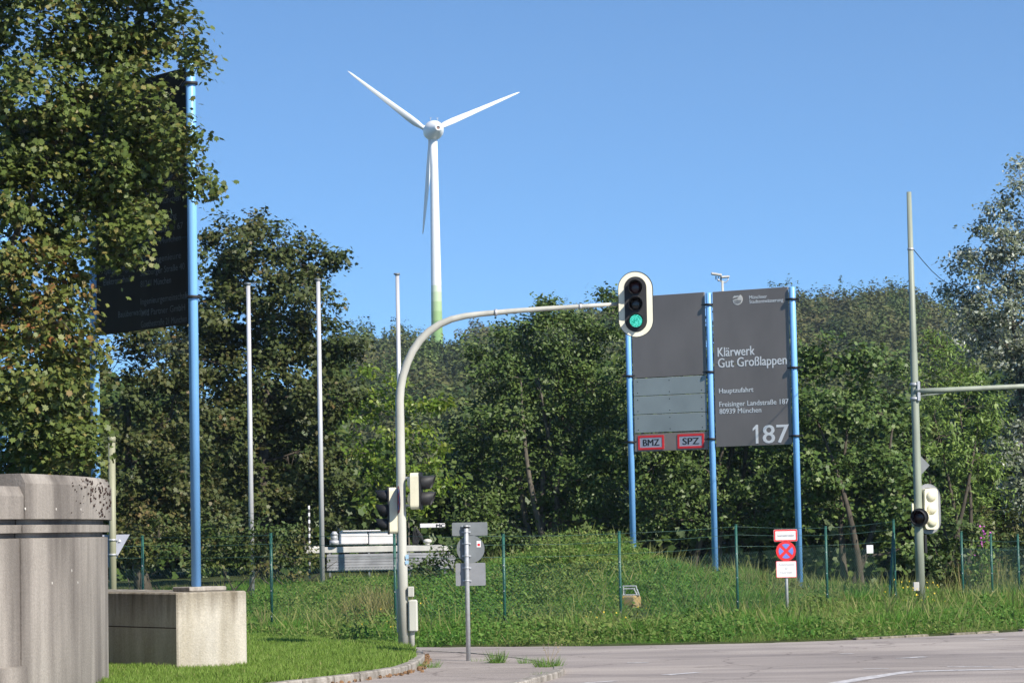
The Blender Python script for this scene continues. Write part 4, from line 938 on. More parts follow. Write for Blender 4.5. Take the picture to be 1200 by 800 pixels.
# ------------------------------------------------------------------ MAIN SIGNAL MAST
YM = 39.5; bs = at(473, 760, YM)
tl = thing('traffic_light', 'pale signal mast with curved arm holding a traffic light that shows green', 'traffic light', (bs.x, YM, 0.1))
pts_px = [(470.3, 470), (471.0, 455), (473.5, 440), (478, 425), (484.5, 410.5), (493, 398), (503, 388), (515, 380), (529, 374), (545, 370.3), (562, 368), (600, 364.5), (640, 361.5), (680, 359), (724, 356.2)]
pp = [Vector((bs.x, YM, .1)), Vector((bs.x, YM, 1.35)), Vector((bs.x, YM, 1.38)), Vector((bs.x, YM, 3.2))]
zz0 = at(470, 470, YM)
ap = [at(a_, b_, YM) for a_, b_ in pts_px]; sh = bs.x - ap[0].x
pp2 = [Vector((p.x + sh * max(0, 1 - i / 6), p.y, p.z)) for i, p in enumerate(ap)]
MB().tube(pp + pp2, [.075, .075, .068, .066] + list(np.linspace(.062, .055, 7)) + list(np.linspace(.052, .028, 8)), 24).build('mast', M['mast_grey'], tl)
mb = MB(); 
for p_, r_ in ((pp2[13], .04), (pp2[10].lerp(pp2[11], .5), .053)):
    mb.tube([p_ - Vector((.02, 0, -.001)), p_ + Vector((.02, 0, -.001))], r_, 14)
build_split(mb, 'clamp', M['galv'], tl)
# signal head on the arm
def signal_head(parent, c, face, upv=Zup, board=True, n_l=3, lit=None, scale=1.0, lenses=True, board_mat='cream_board', housing='black', name='signal_head', vis=.2, back='cream', plate_round=False):
    """c: centre of the front plane; face: direction the lamps look"""
    face = face.normalized(); U = Zup.cross(face).normalized(); V = Zup
    bw, bh = .50 * scale, .955 * scale; pw = .325 * scale; ph = (.325 + .245 * (n_l - 1)) * scale
    sp_ = .245 * scale; lr = .092 * scale
    # housing: rounded body behind the board
    mb = MB(); mb.prism(circle(pw * .40, 24) if plate_round else rrect(pw * .86, ph * .97, .06 * scale), c, U, V, .14 * scale)
    for k in range(n_l):
        zc = (k - (n_l - 1) / 2) * sp_
        mb.add(*dome(c - face * .14 * scale + V * zc, -face, U, V, .105 * scale, .07 * scale), True)
    h_ = mb.build(name, M[back], parent)
    if board:
        mb = MB(); n = 16; mb.ring(stadium(bw, bh, n), stadium(pw * .98, ph * .98, n), c + face * .012, U, V, .012); mb.build('backing_board', M[board_mat], h_)
        mb = MB(); mb.ring(stadium(bw + .018, bh + .018, n), stadium(bw, bh, n), c + face * .016, U, V, .02); mb.build('board_edge', M['black' if board_mat == 'cream_board' else board_mat], h_)
    mb = MB(); mb.prism(stadium(pw, ph), c + face * .02, U, V, .03) if board else mb.prism(circle(pw * .42, 24) if plate_round else rrect(pw * .88, ph, .05 * scale), c + face * .015, U, V, .02)
    mb.build('front_plate', M['black'], h_)
    for k in range(n_l):
        zc = ((n_l - 1) / 2 - k) * sp_; cc = c + V * zc + face * .021
        mat = M['green_lamp'] if (lit == k) else (M['lens_red'] if k == 0 else M['lens_dark'])
        mb = MB(); mb.add(*dome(cc, face, U, V, lr, .022 * scale), True); mb.build('lens', mat, h_)
        # visor: open tunnel, cut away at the bottom towards the front
        mb = MB(); seg = 30; ro = lr * 1.17; vs = []
        for j in range(seg + 1):
            t = R(-65) + R(310) * j / seg; ct, st2 = math.cos(t), math.sin(t)
            ln = vis * scale * (0.55 + 0.45 * (st2 * .5 + .5) ** .8)
            for rr2, dd in ((ro, 0), (ro, ln), (ro - .006, ln), (ro - .006, 0)):
                vs.append(cc + (U * ct + V * st2) * rr2 + face * dd)
        fs = []
        for j in range(seg):
            for q in range(3): fs.append((j * 4 + q, (j + 1) * 4 + q, (j + 1) * 4 + q + 1, j * 4 + q + 1))
        mb.add(vs, fs, True); mb.build('visor', M['black'], h_)
    return h_
def dome(c, n, U, V, r, h, seg=24, rings=5):
    vs = []
    for i in range(rings):
        a = math.pi / 2 * i / rings
        for k in range(seg): t = 2 * math.pi * k / seg; vs.append(c + (U * math.cos(t) + V * math.sin(t)) * r * math.cos(a) + n * h * math.sin(a))
    vs.append(c + n * h); fs = [(i * seg + k, i * seg + (k + 1) % seg, (i + 1) * seg + (k + 1) % seg, (i + 1) * seg + k) for i in range(rings - 1) for k in range(seg)]
    fs += [((rings - 1) * seg + k, (rings - 1) * seg + (k + 1) % seg, len(vs) - 1) for k in range(seg)]
    return vs, fs
hc = at(745, 356.5, YM - .12)
signal_head(tl, hc, Vector((-.06, -1, 0)), lit=2, scale=.985)
mb = MB(); mb.tube([pp2[-1], pp2[-1] + Vector((.22, 0, 0))], .026, 10); mb.box((hc.x, YM - .02, hc.z - .02), (.09, .09, .30)); mb.build('bracket', M['black'], tl)
# side heads
c2 = at(493, 575, YM - .05); signal_head(tl, c2, Vector((1, -.12, 0)), board=False, n_l=2, scale=.95, vis=.21)
c3 = at(455.5, 598, YM + .05); signal_head(tl, c3, Vector((-1, -.10, 0)), board=False, n_l=3, scale=.84, vis=.2)
mb = MB()
for z_ in (at(480, 560, YM).z, at(480, 592, YM).z): mb.tube([(bs.x, YM, z_), (c2.x - .05, YM - .03, z_)], .02, 8); mb.tube([(bs.x, YM, z_ - .25), (c3.x + .05, YM + .03, z_ - .25)], .02, 8)
build_split(mb, 'bracket', M['galv'], tl)
# round no stopping sign nearly edge-on
cN = at(467, 585, YM - .1); fN = Vector((-1, -.17, 0)).normalized(); UN = Zup.cross(fN)
rsn = MB().prism(circle(.20, 32), cN, UN, Zup, .004).build('road_sign', M['back_light'], tl)
MB().prism(circle(.198, 32), cN + fN * .001, UN, Zup, .0008).build('sign_rim', M['red'], rsn)
MB().prism(circle(.155, 32), cN + fN * .002, UN, Zup, .001).build('sign_face', M['sign_blue'], rsn)
mb = MB(); 
for s_ in (1, -1): mb.box(cN + fN * .004, (.30, .002, .045), X=(UN + Zup * s_), Z=(Zup - UN * s_))
mb.build('sign_cross', M['red'], rsn)
# boxes at the foot
p = at(484, 721, YM - .02); MB().box((p.x, YM - .02, p.z), (.135, .17, .46), bevel=.02).build('control_box', M['mast_grey'], tl)
p = at(479, 693, YM - .06); MB().box((p.x + .03, YM - .06, p.z), (.09, .10, .15), bevel=.01).build('control_box', M['mast_grey'], tl)
p = at(482.5, 745, YM); mb = MB(); mb.tube([(p.x, YM, .08), (p.x, YM, .75)], .042, 14); mb.build('conduit', M['mast_grey'], tl)
p = at(466, 715, YM + .05); MB().box((p.x, YM + .05, p.z), (.03, .12, .62), bevel=.006).build('cover_plate', M['mast_grey'], tl)
p = at(477.5, 656, YM - .08); mb = MB(); mb.prism(rrect(.045, .06, .004), Vector((p.x - .005, YM - .0765, p.z + .05)), (1, 0, 0), Zup, .002); mb.prism(rrect(.05, .05, .004), Vector((p.x - .008, YM - .0765, p.z - .03)), (1, 0, 0), Zup, .002)
build_split(mb, 'sticker', plain('pale_blue_sticker', (.35, .55, .72), .5), tl)

# ------------------------------------------------------------------ SIGN POST seen from behind
YP = onz(549, 773, SZ).y; bp_ = onz(549, 773, SZ)
sp1 = thing('sign_post', 'steel post on the sidewalk carrying three grey sign backs', 'sign post', bp_)
zt = at(548, 616, YP).z
MB().tube([(bp_.x, YP, SZ - .02), (bp_.x, YP, zt - .012), (bp_.x, YP, zt)], [.031, .031, .024], 16).build('pole', M['galv'], sp1)
MB().tube([(bp_.x, YP, zt - .03), (bp_.x, YP, zt + .012)], .034, 16).build('cap', M['black'], sp1)
Uf, Nf = Vector((-1, 0, 0)), Vector((0, 1, 0))
pB = YP + .045
def backplate(px, py, outline, mat):
    p = at(px, py, pB); return MB().prism(outline, Vector((p.x, pB + .004, p.z)), Uf, Zup, .004).build('sign_plate', M[mat], sp1)
k_ = YP / F
backplate(550.5, 619.5, rrect(41.5 * k_, 15.5 * k_, .015), 'back_dark'); dsk = backplate(551.5, 643, circle(16.3 * k_, 40), 'back_dark'); backplate(551.5, 672.5, rrect(35 * k_, 26.5 * k_, .015), 'back_light')
p = at(561, 637, pB); MB().prism(rrect(.055, .085, .004), Vector((p.x, pB - .0035, p.z)), (1, 0, 0), Zup, .0015).build('sticker', M['text_white'], dsk)
MB().prism(rrect(.035, .035, .004), Vector((p.x, pB - .0052, p.z - .01)), (1, 0, 0), Zup, .001).build('sticker', M['red'], dsk)
mb = MB()
for py in (616, 623, 636.5, 651, 665, 680):
    mb = MB(); z_ = at(549, py, YP).z; mb.tube([(bp_.x, YP, z_ - .009), (bp_.x, YP, z_ + .009)], .037, 14); mb.box((bp_.x, YP + .028, z_), (.12, .012, .02)); mb.build('clamp', M['galv'], sp1)

# ------------------------------------------------------------------ NO STOPPING SIGN
YS = 48.9; b0 = onter(923, YS)
ns = thing('no_stopping_sign', 'red and blue round no stopping sign between two white plates on a thin post', 'road sign', b0)
zt = at(921, 622, YS).z
MB().tube([(b0.x, YS, b0.z - .1), (b0.x, YS, zt)], .028, 14).build('pole', M['galv'], ns)
fY = YS - .04; k_ = YS / F
def front(px, py, outline, mat, name, par, off=0.0, th=.004, shift=0.0):
    p = at(px, py, fY); return MB().prism(outline, Vector((b0.x + shift, fY - off, p.z)), (1, 0, 0), Zup, th).build(name, M[mat], par), Vector((b0.x + shift, fY - off, p.z))
pu, cu_ = front(921.5, 627, rrect(27.5 * k_, 14 * k_, .02), 'text_white', 'upper_plate', ns)
mb = MB(); mb.ring(rrect(27 * k_, 13.6 * k_, .015), rrect(27 * k_ - .05, 13.6 * k_ - .05, .008), cu_ + Vector((0, -.002, 0)), (1, 0, 0), Zup, .0015); mb.build('frame', M['red'], pu)
mb = MB(); text_on(mb, 'Feuerwehrzufahrt', cu_ + Vector((0, -.003, -.022)), (1, 0, 0), Zup, .31, .05, 'c', bold=.002); mb.build('lettering', M['text_grey'], pu)
pd, cdk = front(922.5, 645.3, circle(11.6 * k_, 40), 'red', 'sign_disc', ns)
rd_ = 11.6 * k_
mb = MB()
for q in range(4):
    a0_, a1_ = R(45 + 90 * q + 12.5), R(135 + 90 * q - 12.5); ro_ = rd_ * .74; pl_ = [(.20 * rd_ * math.cos(R(90 + 90 * q)), .20 * rd_ * math.sin(R(90 + 90 * q)))] + [(ro_ * math.cos(a0_ + (a1_ - a0_) * j / 10), ro_ * math.sin(a0_ + (a1_ - a0_) * j / 10)) for j in range(11)]
    mb.prism(pl_, cdk + Vector((0, -.003, 0)), (1, 0, 0), Zup, .002)
build_split(mb, 'sign_field', M['sign_blue'], pd)
p_low, clow = front(923, 666.5, rrect(24 * k_, 19.5 * k_, .015), 'text_white', 'lower_plate', ns)
mb = MB(); mb.ring(rrect(24 * k_, 19.5 * k_, .015), rrect(24 * k_ - .018, 19.5 * k_ - .018, .01), clow + Vector((0, -.002, 0)), (1, 0, 0), Zup, .0015); mb.build('frame', M['red'], p_low)
for s_, dz_, wd_ in (('Anfahrtszone', .065, .28), ('für', -.005, .06), ('Feuerwehr', -.075, .22)):
    mb = MB(); text_on(mb, s_, clow + Vector((0, -.003, dz_)), (1, 0, 0), Zup, wd_, .04, 'c', 0); mb.build('lettering', M['text_grey'], p_low)

# ------------------------------------------------------------------ RIGHT SIGNAL MAST
YR = 52.0; br = at(1079, 697, YR); br.z = gz(br.x, YR)
rm = thing('traffic_light', 'tall green grey signal mast at the right with long straight arm and two signal heads', 'traffic light', br)
zt = at(1066, 225, YR).z
MB().tube([(br.x, YR, br.z - .1), (br.x, YR, br.z + 1.6), (br.x, YR, br.z + 1.65), (br.x, YR, 5.0), (br.x, YR, 5.05), (br.x, YR, zt)], [.088, .086, .080, .072, .066, .045], 20).build('mast', M['mast_green'], rm)
za = at(1072, 458.5, YR).z
mb = MB(); mb.tube([(br.x, YR - .06, za), (br.x + .5, YR - .08, za + .01), (br.x + 4.6, YR - .3, za + .12)], [.052, .052, .04], 14)
mb.tube([(br.x + .03, YR - .06, za - .10), (br.x + .55, YR - .07, za - .04)], .02, 8); mb.build('arm', M['mast_green'], rm)
mb = MB(); 
for dz in (-.14, .13): mb.tube([(br.x, YR, za + dz - .03), (br.x, YR, za + dz + .03)], .092, 16)
mb.box((br.x + .06, YR - .06, za), (.06, .1, .38), bevel=.01); mb.build('clamp', M['galv'], rm)
cR = at(1088, 596, YR + .10); fR = Vector((-.30, .95, 0)).normalized()
h_ = signal_head(rm, cR, fR, scale=.98, board_mat='back_light')
cS = at(1077.5, 606, YR - .16); signal_head(rm, cS, Vector((-.30, -.95, 0)), board=False, n_l=1, scale=1.3, vis=.18, plate_round=True)
p = at(1069.5, 603, YR - .05); MB().box((p.x, YR - .05, p.z), (.035, .05, .44), X=(1, .2, 0), bevel=.008).build('side_plate', M['cream'], rm)
p = at(1078.5, 545, YR + .1); mb = MB(); s2 = .19; mb.prism([(s2, 0), (0, s2), (-s2, 0), (0, -s2)], Vector((p.x, YR + .1, p.z)), (-1, -.25, 0), Zup, .004); mb.build('sign_plate', M['back_dark'], rm)
p = at(1073.5, 687, YR - .1); MB().box((p.x, YR - .1, p.z), (.11, .09, .17), bevel=.01).build('control_box', M['machine'], rm)
p = at(1084.5, 637, YR); MB().box((p.x, YR, p.z), (.05, .12, .35), bevel=.01).build('control_box', M['black'], rm)
zc_ = at(1068, 292, YR).z; pe = at(1140, 330, 70)
mb = MB(); ca = Vector((br.x + .05, YR, zc_)); mb.tube([ca.lerp(pe, t) - Vector((0, 0, .35 * math.sin(math.pi * t))) for t in np.linspace(0, 1, 9)], .008, 6)
tag(mb.build('overhead_cable', M['black'], org=ca), 'thin cable from the top of the right mast into the poplar', 'cable')
mb = MB(); mb.tube([(br.x, YR, zc_ - .02), (br.x, YR, zc_ + .02)], .062, 12); mb.build('cable_clamp', M['galv'], rm)

# ------------------------------------------------------------------ OLIVE POLE with triangular sign back
YO = 41.2; p = at(132.5, 690, YO)
op = thing('sign_post', 'olive green pole with a triangular sign back, between curved wall and concrete block', 'sign post', (p.x, YO, KZ))
zt = at(134, 511, YO).z
MB().tube([(p.x, YO, KZ - .1), (p.x, YO, zt - .08)], .053, 16).build('pole', M['olive'], op)
MB().tube([(p.x, YO, zt - .09), (p.x, YO, zt - .01), (p.x, YO, zt)], [.06, .06, .04], 16).build('cap', M['olive'], op)
pc = at(138, 626, YO + .07); s3 = .30
tri = [(-s3, 0), (s3, 0), (0, -.52)]
m3 = MB(); m3.prism([(-s3, 0), (0, -.52), (s3, 0)], Vector((pc.x - .12, YO + .07, pc.z)), (1, .1, 0), Zup, .004); tp_ = m3.build('sign_plate', M['plate_pale'], op)
MB().prism([(0, 0), (-.02, -.04), (.025, -.035)], Vector((pc.x + .03, YO + .064, pc.z - .07)), (1, .1, 0), Zup, .002).build('sticker', M['text_white'], tp_)
mb = MB(); 
for dz in (-.08, -.30): mb = MB(); mb.tube([(p.x, YO, pc.z + dz - .015), (p.x, YO, pc.z + dz + .015)], .062, 14); mb.box((p.x, YO + .06, pc.z + dz), (.15, .015, .02)); mb.build('clamp', M['galv'], op)

# ------------------------------------------------------------------ FLAGPOLES
fl = []
for i, (px, Y, topy, lab) in enumerate(((295.5, 57.5, 334, 'left one of the three bare flagpoles, nearest the blue sign post'), (378, 58.5, 329, 'middle bare flagpole, just left of the pale machine cabinet'), (471.5, 60, 322.5, 'right bare flagpole, rising directly behind the curved signal mast'))):
    g = onter(px, Y); zt = at(px - (3 if i == 0 else 5), topy, Y).z
    if i == 0:
        h0 = zt - g.z
        fp = thing('flagpole', lab, 'flagpole', g, 'bare flagpoles in front of the trees')
        ch = [MB().tube([g - Vector((0, 0, .1)), g + Vector((0, 0, h0 * .5)), g + Vector((0, 0, h0))], [.057, .052, .042], 16).build('pole', M['alu'], fp)]
        mb = MB(); mb.tube([g + Vector((0, 0, h0)), g + Vector((0, 0, h0 + .04))], .055, 14); mb.tube([g + Vector((-.08, 0, h0 + .03)), g + Vector((.06, 0, h0 + .03))], .018, 8); ch.append(mb.build('cap', M['back_dark'], fp))
    else:
        c = fp.copy(); COL.objects.link(c); c.location = g; c.scale = (1, 1, (zt - g.z) / h0); c['label'] = lab
        for q in ch:
            k = q.copy(); COL.objects.link(k); k.parent = c

# ------------------------------------------------------------------ FENCES
def fence(label, posts, h_link, wires, group=None, brace=()):
    g0 = posts[0][0]; fe = thing('chain_link_fence', label, 'fence', g0, group)
    for p, top in posts:
        mb = MB(); mb.tube([p - Vector((0, 0, .15)), (p.x, p.y, top)], .024, 12); mb.tube([(p.x, p.y, top), (p.x, p.y, top + .015)], .028, 12)
        po = mb.build('post', M['fence_green'], fe)
        mc = MB()
        for t in (.2, .45, .7): z_ = p.z + (top - p.z) * t; mc.box((p.x - .003, p.y - .026, z_), (.018, .012, .016))
        mc.build('wire_clip', M['galv'], po)
    for (p, tp_), (q, tq) in zip(posts[:-1], posts[1:]):
        Lh = math.hypot(q.x - p.x, q.y - p.y); mb = MB(); c = .072
        def P3(u_, v_):
            t = u_ / Lh; return Vector((p.x + (q.x - p.x) * t, p.y + (q.y - p.y) * t - .03, (p.z + (q.z - p.z) * t) + v_ - .05))
        k = -h_link
        while k < Lh:
            for sgn in (1, -1):
                # line u = k + v (sgn 1) or u = k + (h - v)
                v0 = max(0.0, -k); v1 = min(h_link, Lh - k)
                if v1 > v0:
                    a_, b_ = (k + v0, v0), (k + v1, v1)
                    if sgn < 0: a_, b_ = (a_[0], h_link - a_[1]), (b_[0], h_link - b_[1])
                    mb.tube([P3(*a_), P3(*b_)], .0016, 3, cap=False)
            k += c
        mb.build('wire_mesh', M['wire_green'], fe)
        mw = MB()
        for t in wires: mw.tube([(p.x, p.y - .03, p.z + (tp_ - p.z) * t), ((p.x + q.x) / 2, (p.y + q.y) / 2 - .03, (p.z + q.z) / 2 + ((tp_ + tq) / 2 - (p.z + q.z) / 2) * t - .015), (q.x, q.y - .03, q.z + (tq - q.z) * t)], .0035, 5)
        mw.build('tension_wire', M['wire_green'], fe)
    for a_, b_ in brace: MB().tube([a_, b_], .02, 10).build('brace', M['fence_green'], fe)
    return fe
def fpost(px, Y, topy):
    g = onter(px, Y); return (g, at(px - 1.5, topy, Y).z)
ph_ = [fpost(20, 52, 628), fpost(168, 50, 628), fpost(319, 47.5, 625), fpost(464, 45.8, 626), fpost(592, 45.6, 626), fpost(728, 46.8, 623), fpost(865, 48.6, 615), fpost(970, 51, 617), fpost(1050, 53, 609)]
g = ph_[-1][0]
fence('dark green fence posts and wire running across the bank to the right corner post', ph_, 1.25, (.78, .90, .985), brace=[(Vector((g.x, g.y, ph_[-1][1] - .15)), onter(1041, 52.2)), (Vector((g.x, g.y, ph_[-1][1] - .1)), onter(1044, 54))])
fence('short dark green fence section right of the right signal mast', [fpost(1129, 54, 623), fpost(1163.5, 55.5, 625), fpost(1195, 57, 626), fpost(1230, 58, 626)], 1.2, (.78, .90))
p = at(1019, 643, 52.2); mb = MB(); mb.box((p.x, 52.2 - .055, p.z), (.125, .004, .155)); nt_ = mb.build('notice', M['text_white'], org=(p.x, 52.15, p.z))
tag(nt_, 'small white notice hanging on the wire fence left of the corner post', 'notice')

# ------------------------------------------------------------------ FLOODLIGHT / SENSOR MAST behind the sign
YF = 96.0; g = onter(850, YF); fm = thing('camera_mast', 'thin mast with two flat hooded lamps peeping above the charcoal sign', 'lamp mast', g)
tp = at(846.5, 329, YF); k_ = YF / F
MB().tube([(tp.x, YF, g.z - .1), (tp.x, YF, tp.z)], [.055, .04], 14).build('pole', M['mast_grey'], fm)
mb = MB(); mb.box(at(839.5, 321.5, YF), (12.5 * k_, .22, 2.6 * k_), X=(1, 0, -.18), bevel=.015); l1 = mb.build('lamp_head', M['machine'], fm)
mb = MB(); a_ = at(839, 324, YF); mb.box(a_ - Vector((0, 0, .05)), (.035, .05, .12)); mb.build('sensor', M['black'], l1)
mb = MB(); mb.box(at(850, 324.5, YF), (9.5 * k_, .22, 2.4 * k_), X=(1, 0, .05), bevel=.015); l2 = mb.build('lamp_head', M['machine'], fm)
mb = MB(); mb.tube([at(842, 324, YF), at(841.5, 328, YF), at(845, 330, YF), at(850, 331, YF), at(853, 328.5, YF), at(853.8, 325, YF)], .018, 8); mb.ball(at(842, 328.3, YF), .045, 10, 6); mb.tube([at(844.3, 321, YF), at(845, 329, YF)], .03, 8)
mb.build('bracket', M['galv'], fm)

# ------------------------------------------------------------------ STONE WITH METAL BRACKET in the meadow
YL = 49.8; g = onter(739, YL); g.z = at(739, 714, YL).z
sb = thing('stone_marker', 'squat yellow lichened stone block topped by a bent shiny metal bracket in the grass', 'stone block', g)
MB().box((g.x - .02, YL, g.z + .1), (.36, .28, .32), X=(1, -.55, 0), bevel=.03).build('stone', M['rust_box'], sb)
mb = MB(); zt_ = g.z + .26; X_ = Vector((1, -.25, 0)).normalized()
for off, hh, ww in ((-.05, .17, .13), (.07, .12, .10)):
    c = Vector((g.x, YL + off, zt_)); pts = [c - X_ * ww, c - X_ * ww + Zup * hh, c + X_ * (ww - .03) + Zup * hh, c + X_ * (ww + .03)]
    for q in range(3): mid = (pts[q] + pts[q + 1]) / 2; dd = pts[q + 1] - pts[q]; mb.box(mid, (dd.length + .02, .07, .022), X=dd, Z=dd.cross(Vector((0, 1, 0))) * -1 if abs(dd.x) > .02 else (1, 0, 0.01), bevel=.004)
mb.box((g.x, YL, zt_ + .01), (.30, .22, .02), X=X_, bevel=.004); mb.build('metal_bracket', M['galv'], sb)

# ------------------------------------------------------------------ PALE MACHINE behind the fence
YV = 61.5; k_ = YV / F
def B(mb, x0, y0, x1, y1, dep=.5, Y=YV, bevel=.01):
    a_ = at(x0, y0, Y); b_ = at(x1, y1, Y); a_.z = at((x0 + x1) / 2, y0, Y).z; b_.z = at((x0 + x1) / 2, y1, Y).z; mb.box(((a_.x + b_.x) / 2, Y + dep / 2, (a_.z + b_.z) / 2), (abs(b_.x - a_.x), dep, abs(b_.z - a_.z)), bevel=bevel); return mb
g = onter(440, YV); mc = thing('machine', 'long pale machine frame with a white cabinet and grey louvres behind the fence', 'machine', g)
B(MB(), 357, 639.5, 530, 646.5, .5).build('beam', M['machine'], mc)
cb = B(MB(), 397, 622.5, 431, 637.5, .7, YV + .05, .02).build('cabinet', M['machine_white'], mc); B(MB(), 431.6, 622.5, 463, 637.5, .7, YV + .05, .02).build('cabinet', M['machine_white'], mc)
mb = MB(); B(mb, 399, 620.8, 463, 622.4, .8, YV, .01); mb.build('roof_rail', M['machine_white'], mc)
mb = MB()
for i in range(6): B(mb, 383, 648 + 3.2 * i, 534, 650.9 + 3.2 * i, .03, YV - .03, .003)
mb.build('louvre', plain('louvre_grey', (.34, .34, .35), .5, var=.25, scale=3), mc)
mb = MB(); B(mb, 383, 648, 534, 668, .02, YV + .005, 0); mb.build('back_panel', plain('grey_panel', (.42, .43, .46), .5, metal=.2), mc)
for px in (385, 431, 478, 520): 
    mb = MB(); B(mb, px, 646, px + 3, 676, .05, YV + .02, .005); mb.build('leg', M['back_dark'], mc)
mb = MB()
for px, y0, y1 in ((392, 622, 638),): 
    a_ = at(px, y1, YV); mb.tube([a_, a_ + Zup * .1], .11, 14); mb.tube([a_ + Zup * .1, a_ + Zup * .22], .085, 14); mb.tube([a_ + Zup * .22, a_ + Zup * .3], [.10, .04], 14)
a_ = at(394, 624, YV); mb.tube([a_, a_ + Vector((.06, 0, .1)), a_ + Vector((.08, 0, -.05))], .012, 6)
mb.build('valve', M['galv'], mc)
mb = MB()
for i in range(5): a_ = at(484 + i * 1.2, 638, YV + .1); b_ = at(486 + i * 1.8, 616 + i * 2.5, YV + .1); c_ = at(492 + i, 630 + i, YV + .1); mb.tube(smooth_path([a_, b_, c_], 5), .016, 6)
build_split(mb, 'hose', M['black'], mc)
a_ = at(501, 638, YV + .1); mb = MB(); mb.tube([a_, a_ + Zup * .05], .05, 12); mb.ball(a_ + Zup * .08, (.10, .10, .055), 14, 8); mb.build('vent_cap', M['machine'], mc)
ar = B(MB(), 492, 613, 521.5, 618, .12, YV + .1).build('boom', M['machine_white'], mc)
mb = MB(); p = at(511, 617.4, YV + .095); text_on(mb, 'MC', p, (1, 0, 0), Zup, .19, .075, bold=.012); mb.build('lettering', M['text_black'], ar)
mb = MB()
for i in range(7):
    a_ = at(358 + random.uniform(0, 16), 640, YV + random.uniform(0, .3)); b_ = at(360 + random.uniform(0, 16), 655 + random.uniform(0, 8), YV + random.uniform(0, .3)); mb.tube([a_, a_.lerp(b_, .5) + Vector((random.uniform(-.08, .08), 0, 0)), b_], .022, 8)
build_split(mb, 'pipe', M['machine'], mc)
# striped range pole
YQ = 62.5; g = onter(362, YQ); a_ = at(362, 592, YQ)
mt, n_, b_, out_ = new_mat('black_white_bands'); t_ = n_.nodes.new('ShaderNodeTexCoord'); sp_ = n_.nodes.new('ShaderNodeSeparateXYZ'); ma = n_.nodes.new('ShaderNodeMath'); ma.operation = 'MODULO'; ma.inputs[1].default_value = .16; mg = n_.nodes.new('ShaderNodeMath'); mg.operation = 'GREATER_THAN'; mg.inputs[1].default_value = .08
mx = n_.nodes.new('ShaderNodeMix'); mx.data_type = 'RGBA'; mx.inputs['A'].default_value = (.6, .6, .6, 1); mx.inputs['B'].default_value = (.03, .03, .03, 1)
n_.links.new(t_.outputs['Object'], sp_.inputs[0]); n_.links.new(sp_.outputs['Z'], ma.inputs[0]); n_.links.new(ma.outputs[0], mg.inputs[0]); n_.links.new(mg.outputs[0], mx.inputs['Factor']); n_.links.new(mx.outputs['Result'], b_.inputs['Base Color'])
tag(MB().tube([(a_.x, YQ, g.z - .1), a_], [.03, .022], 10).build('striped_pole', mt, org=g), 'thin black and white banded pole left of the pale machine', 'pole')

# ------------------------------------------------------------------ SMALL PLANTS on the pavement
M['tuft'] = M['grass_leaf']
def tuft(label, px, py, z0, n, r, h, tintv=.1):
    g = onz(px, py, z0); a = RNG.uniform(0, 6.28, n); rr_ = r * np.sqrt(RNG.uniform(0, 1, n)); x = g.x + rr_ * np.cos(a); y = g.y + rr_ * np.sin(a)
    pos = np.stack([x, y, np.full(n, z0 - .01)], 1); d = np.stack([np.cos(a) * .45 + RNG.normal(0, .2, n), np.sin(a) * .45 + RNG.normal(0, .2, n), np.ones(n)], 1)
    nr = RNG.normal(size=(n, 3)); nr[:, 1] -= .6
    o = leaf_mesh('weed', BL, pos, nr, d, h * RNG.uniform(.5, 1.1, n), RNG.uniform(0, 1, n), np.clip(RNG.normal(tintv, .2, n), 0, 1), M['grass_leaf'], org=np.array(g), curl=.5)
    tag(o, label, 'weed', 'weeds growing on the sidewalk')
tuft('upright grass tuft on the sidewalk right of the sign post', 582, 775.5, SZ, 160, .10, .20)
tuft('leafy weed on the rounded end of the sidewalk kerb', 643, 780, SZ, 260, .17, .16)
tuft('small flat weed beside the foot of the sign post', 562, 773.5, SZ, 60, .12, .07)
tuft('tiny weed at the far sidewalk edge between tuft and rounded end', 616, 776, SZ, 70, .10, .12)
tuft('weed growing in the gap where the lawn kerb bends', 497, 781, SZ, 200, .22, .12)
tuft('small weed on the kerb top near the rounded end', 632, 789, SZ, 50, .10, .06)
for px, py, zt_, s, lab in ((650, 780, .42, 1, 'thin flowering stalk on the rounded end of the sidewalk kerb'),):
    g = onz(px - 6, py - 2, SZ); mb = MB(); 
    for q in range(4):
        e_ = g + Vector((random.uniform(-.12, .16), random.uniform(-.05, .05), random.uniform(.2, .38))); mb.tube(curved(g, e_, 0, 4, .1), [.004, .003, .003, .002, .002], 4)
        for j in range(4): fleck(mb, e_ - Vector((random.uniform(-.03, .03), 0, j * .03)), .010)
    tag(mb.build('weed', M['dry'], org=g), lab, 'weed', 'weeds growing on the sidewalk')
# dead leaves along the lawn kerb
mb = MB()
for _ in range(240):
    t = random.random(); i = min(int(t * (len(kw) - 1)), len(kw) - 2); p = kw[i].lerp(kw[i + 1], random.random()); s_ = abs(random.gauss(0, .07)) + .02
    fleck(mb, Vector((p.x + s_ * .6, p.y - s_, SZ + .006)), random.uniform(.012, .03))
tag(mb.build('leaf_litter', plain('dead_leaves', (.20, .11, .05), .9, var=.3)), 'brown dead leaves lying along the lawn kerb', 'leaf litter', kind='stuff')
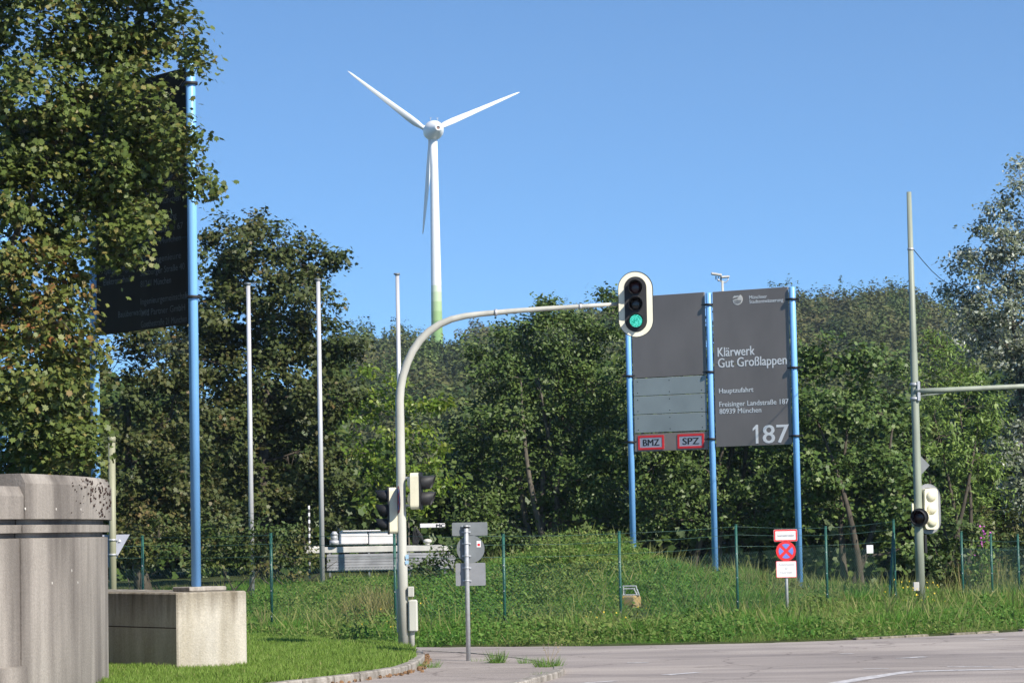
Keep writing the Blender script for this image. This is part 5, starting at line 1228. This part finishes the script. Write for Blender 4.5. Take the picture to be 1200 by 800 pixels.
# dry brown stalks on the bank behind the signal mast and at the right
for lab, px, Y, n, hh, rx_ in (('clump of tall dry brown stalks on the bank left of the signal mast', 440, 49.5, 900, .75, .42), ('dry brown brush at the far right behind the fence', 1150, 59, 700, .9, .6), ('pale dry stalks on the bank behind the no stopping sign', 905, 54.5, 500, .5, .8)):
    g = onter(px, Y); x = g.x + RNG.normal(0, rx_, n) * .6; y = g.y + RNG.normal(0, .5, n); d = RNG.normal(size=(n, 3)) * .25; d[:, 2] = 1; nr = RNG.normal(size=(n, 3)); nr[:, 1] -= .5
    o = leaf_mesh('dry_brush', [(a_, b_ * .7) for a_, b_ in BL], np.stack([x, y, hgt(x, y)], 1), nr, d, hh * RNG.uniform(.5, 1.1, n), RNG.uniform(0, 1, n), np.clip(RNG.normal(.9, .1, n), 0, 1), M['grass_leaf'], org=np.array(g), curl=.3)
    tag(o, lab, 'dry plant', 'dry stalks on the bank')
# pink flower heads in the shrub on the right
g = onter(1148, 58.3); bf = thing('flowering_bush', 'thin bush with a few pink flower heads behind the right fence section', 'bush', g)
mb = MB(); mf = MB(); P_, N2 = [], []
for px, py in ((1153, 620), (1150, 640), (1152, 632), (1146, 650), (1160, 628)):
    e_ = at(px, py, 58.3); mb.tube(curved(g, e_, 0, 4, .05), [.012, .009, .007, .005, .004], 5)
    for _ in range(6): fleck(mf, e_ + Vector((random.gauss(0, .035), random.gauss(0, .03), random.gauss(0, .05))), .026)
    for _ in range(120): t = random.random(); P_.append(g.lerp(e_, t) + Vector((random.gauss(0, .12), random.gauss(0, .12), 0))); 
build_split(mb, 'stem', M['bark'], bf); build_split(mf, 'flower', M['pink'], bf)
P_ = np.array([tuple(p) for p in P_]); n = len(P_); leaf_mesh('foliage', OVAL, P_, RNG.normal(size=(n, 3)) + np.array([0, -.3, .6]), RNG.normal(size=(n, 3)), RNG.uniform(.06, .12, n), RNG.uniform(0, 1, n), np.zeros(n), M['lime'], bf)

# ------------------------------------------------------------------ HAZE
USE_HAZE = True
if USE_HAZE:
    mb = MB(); mb.box((0, 500, 95), (1900, 1300, 200)); hz = mb.build('haze', None)
    hm = bpy.data.materials.new('haze_air'); hm.use_nodes = True; n_ = hm.node_tree; n_.nodes.clear(); o_ = n_.nodes.new('ShaderNodeOutputMaterial'); v_ = n_.nodes.new('ShaderNodeVolumePrincipled')
    v_.inputs['Color'].default_value = (.72, .84, 1, 1); v_.inputs['Density'].default_value = 0.00016; v_.inputs['Anisotropy'].default_value = 0.2
    n_.links.new(v_.outputs[0], o_.inputs['Volume']); hz.data.materials.append(hm); tag(hz, kind='stuff')
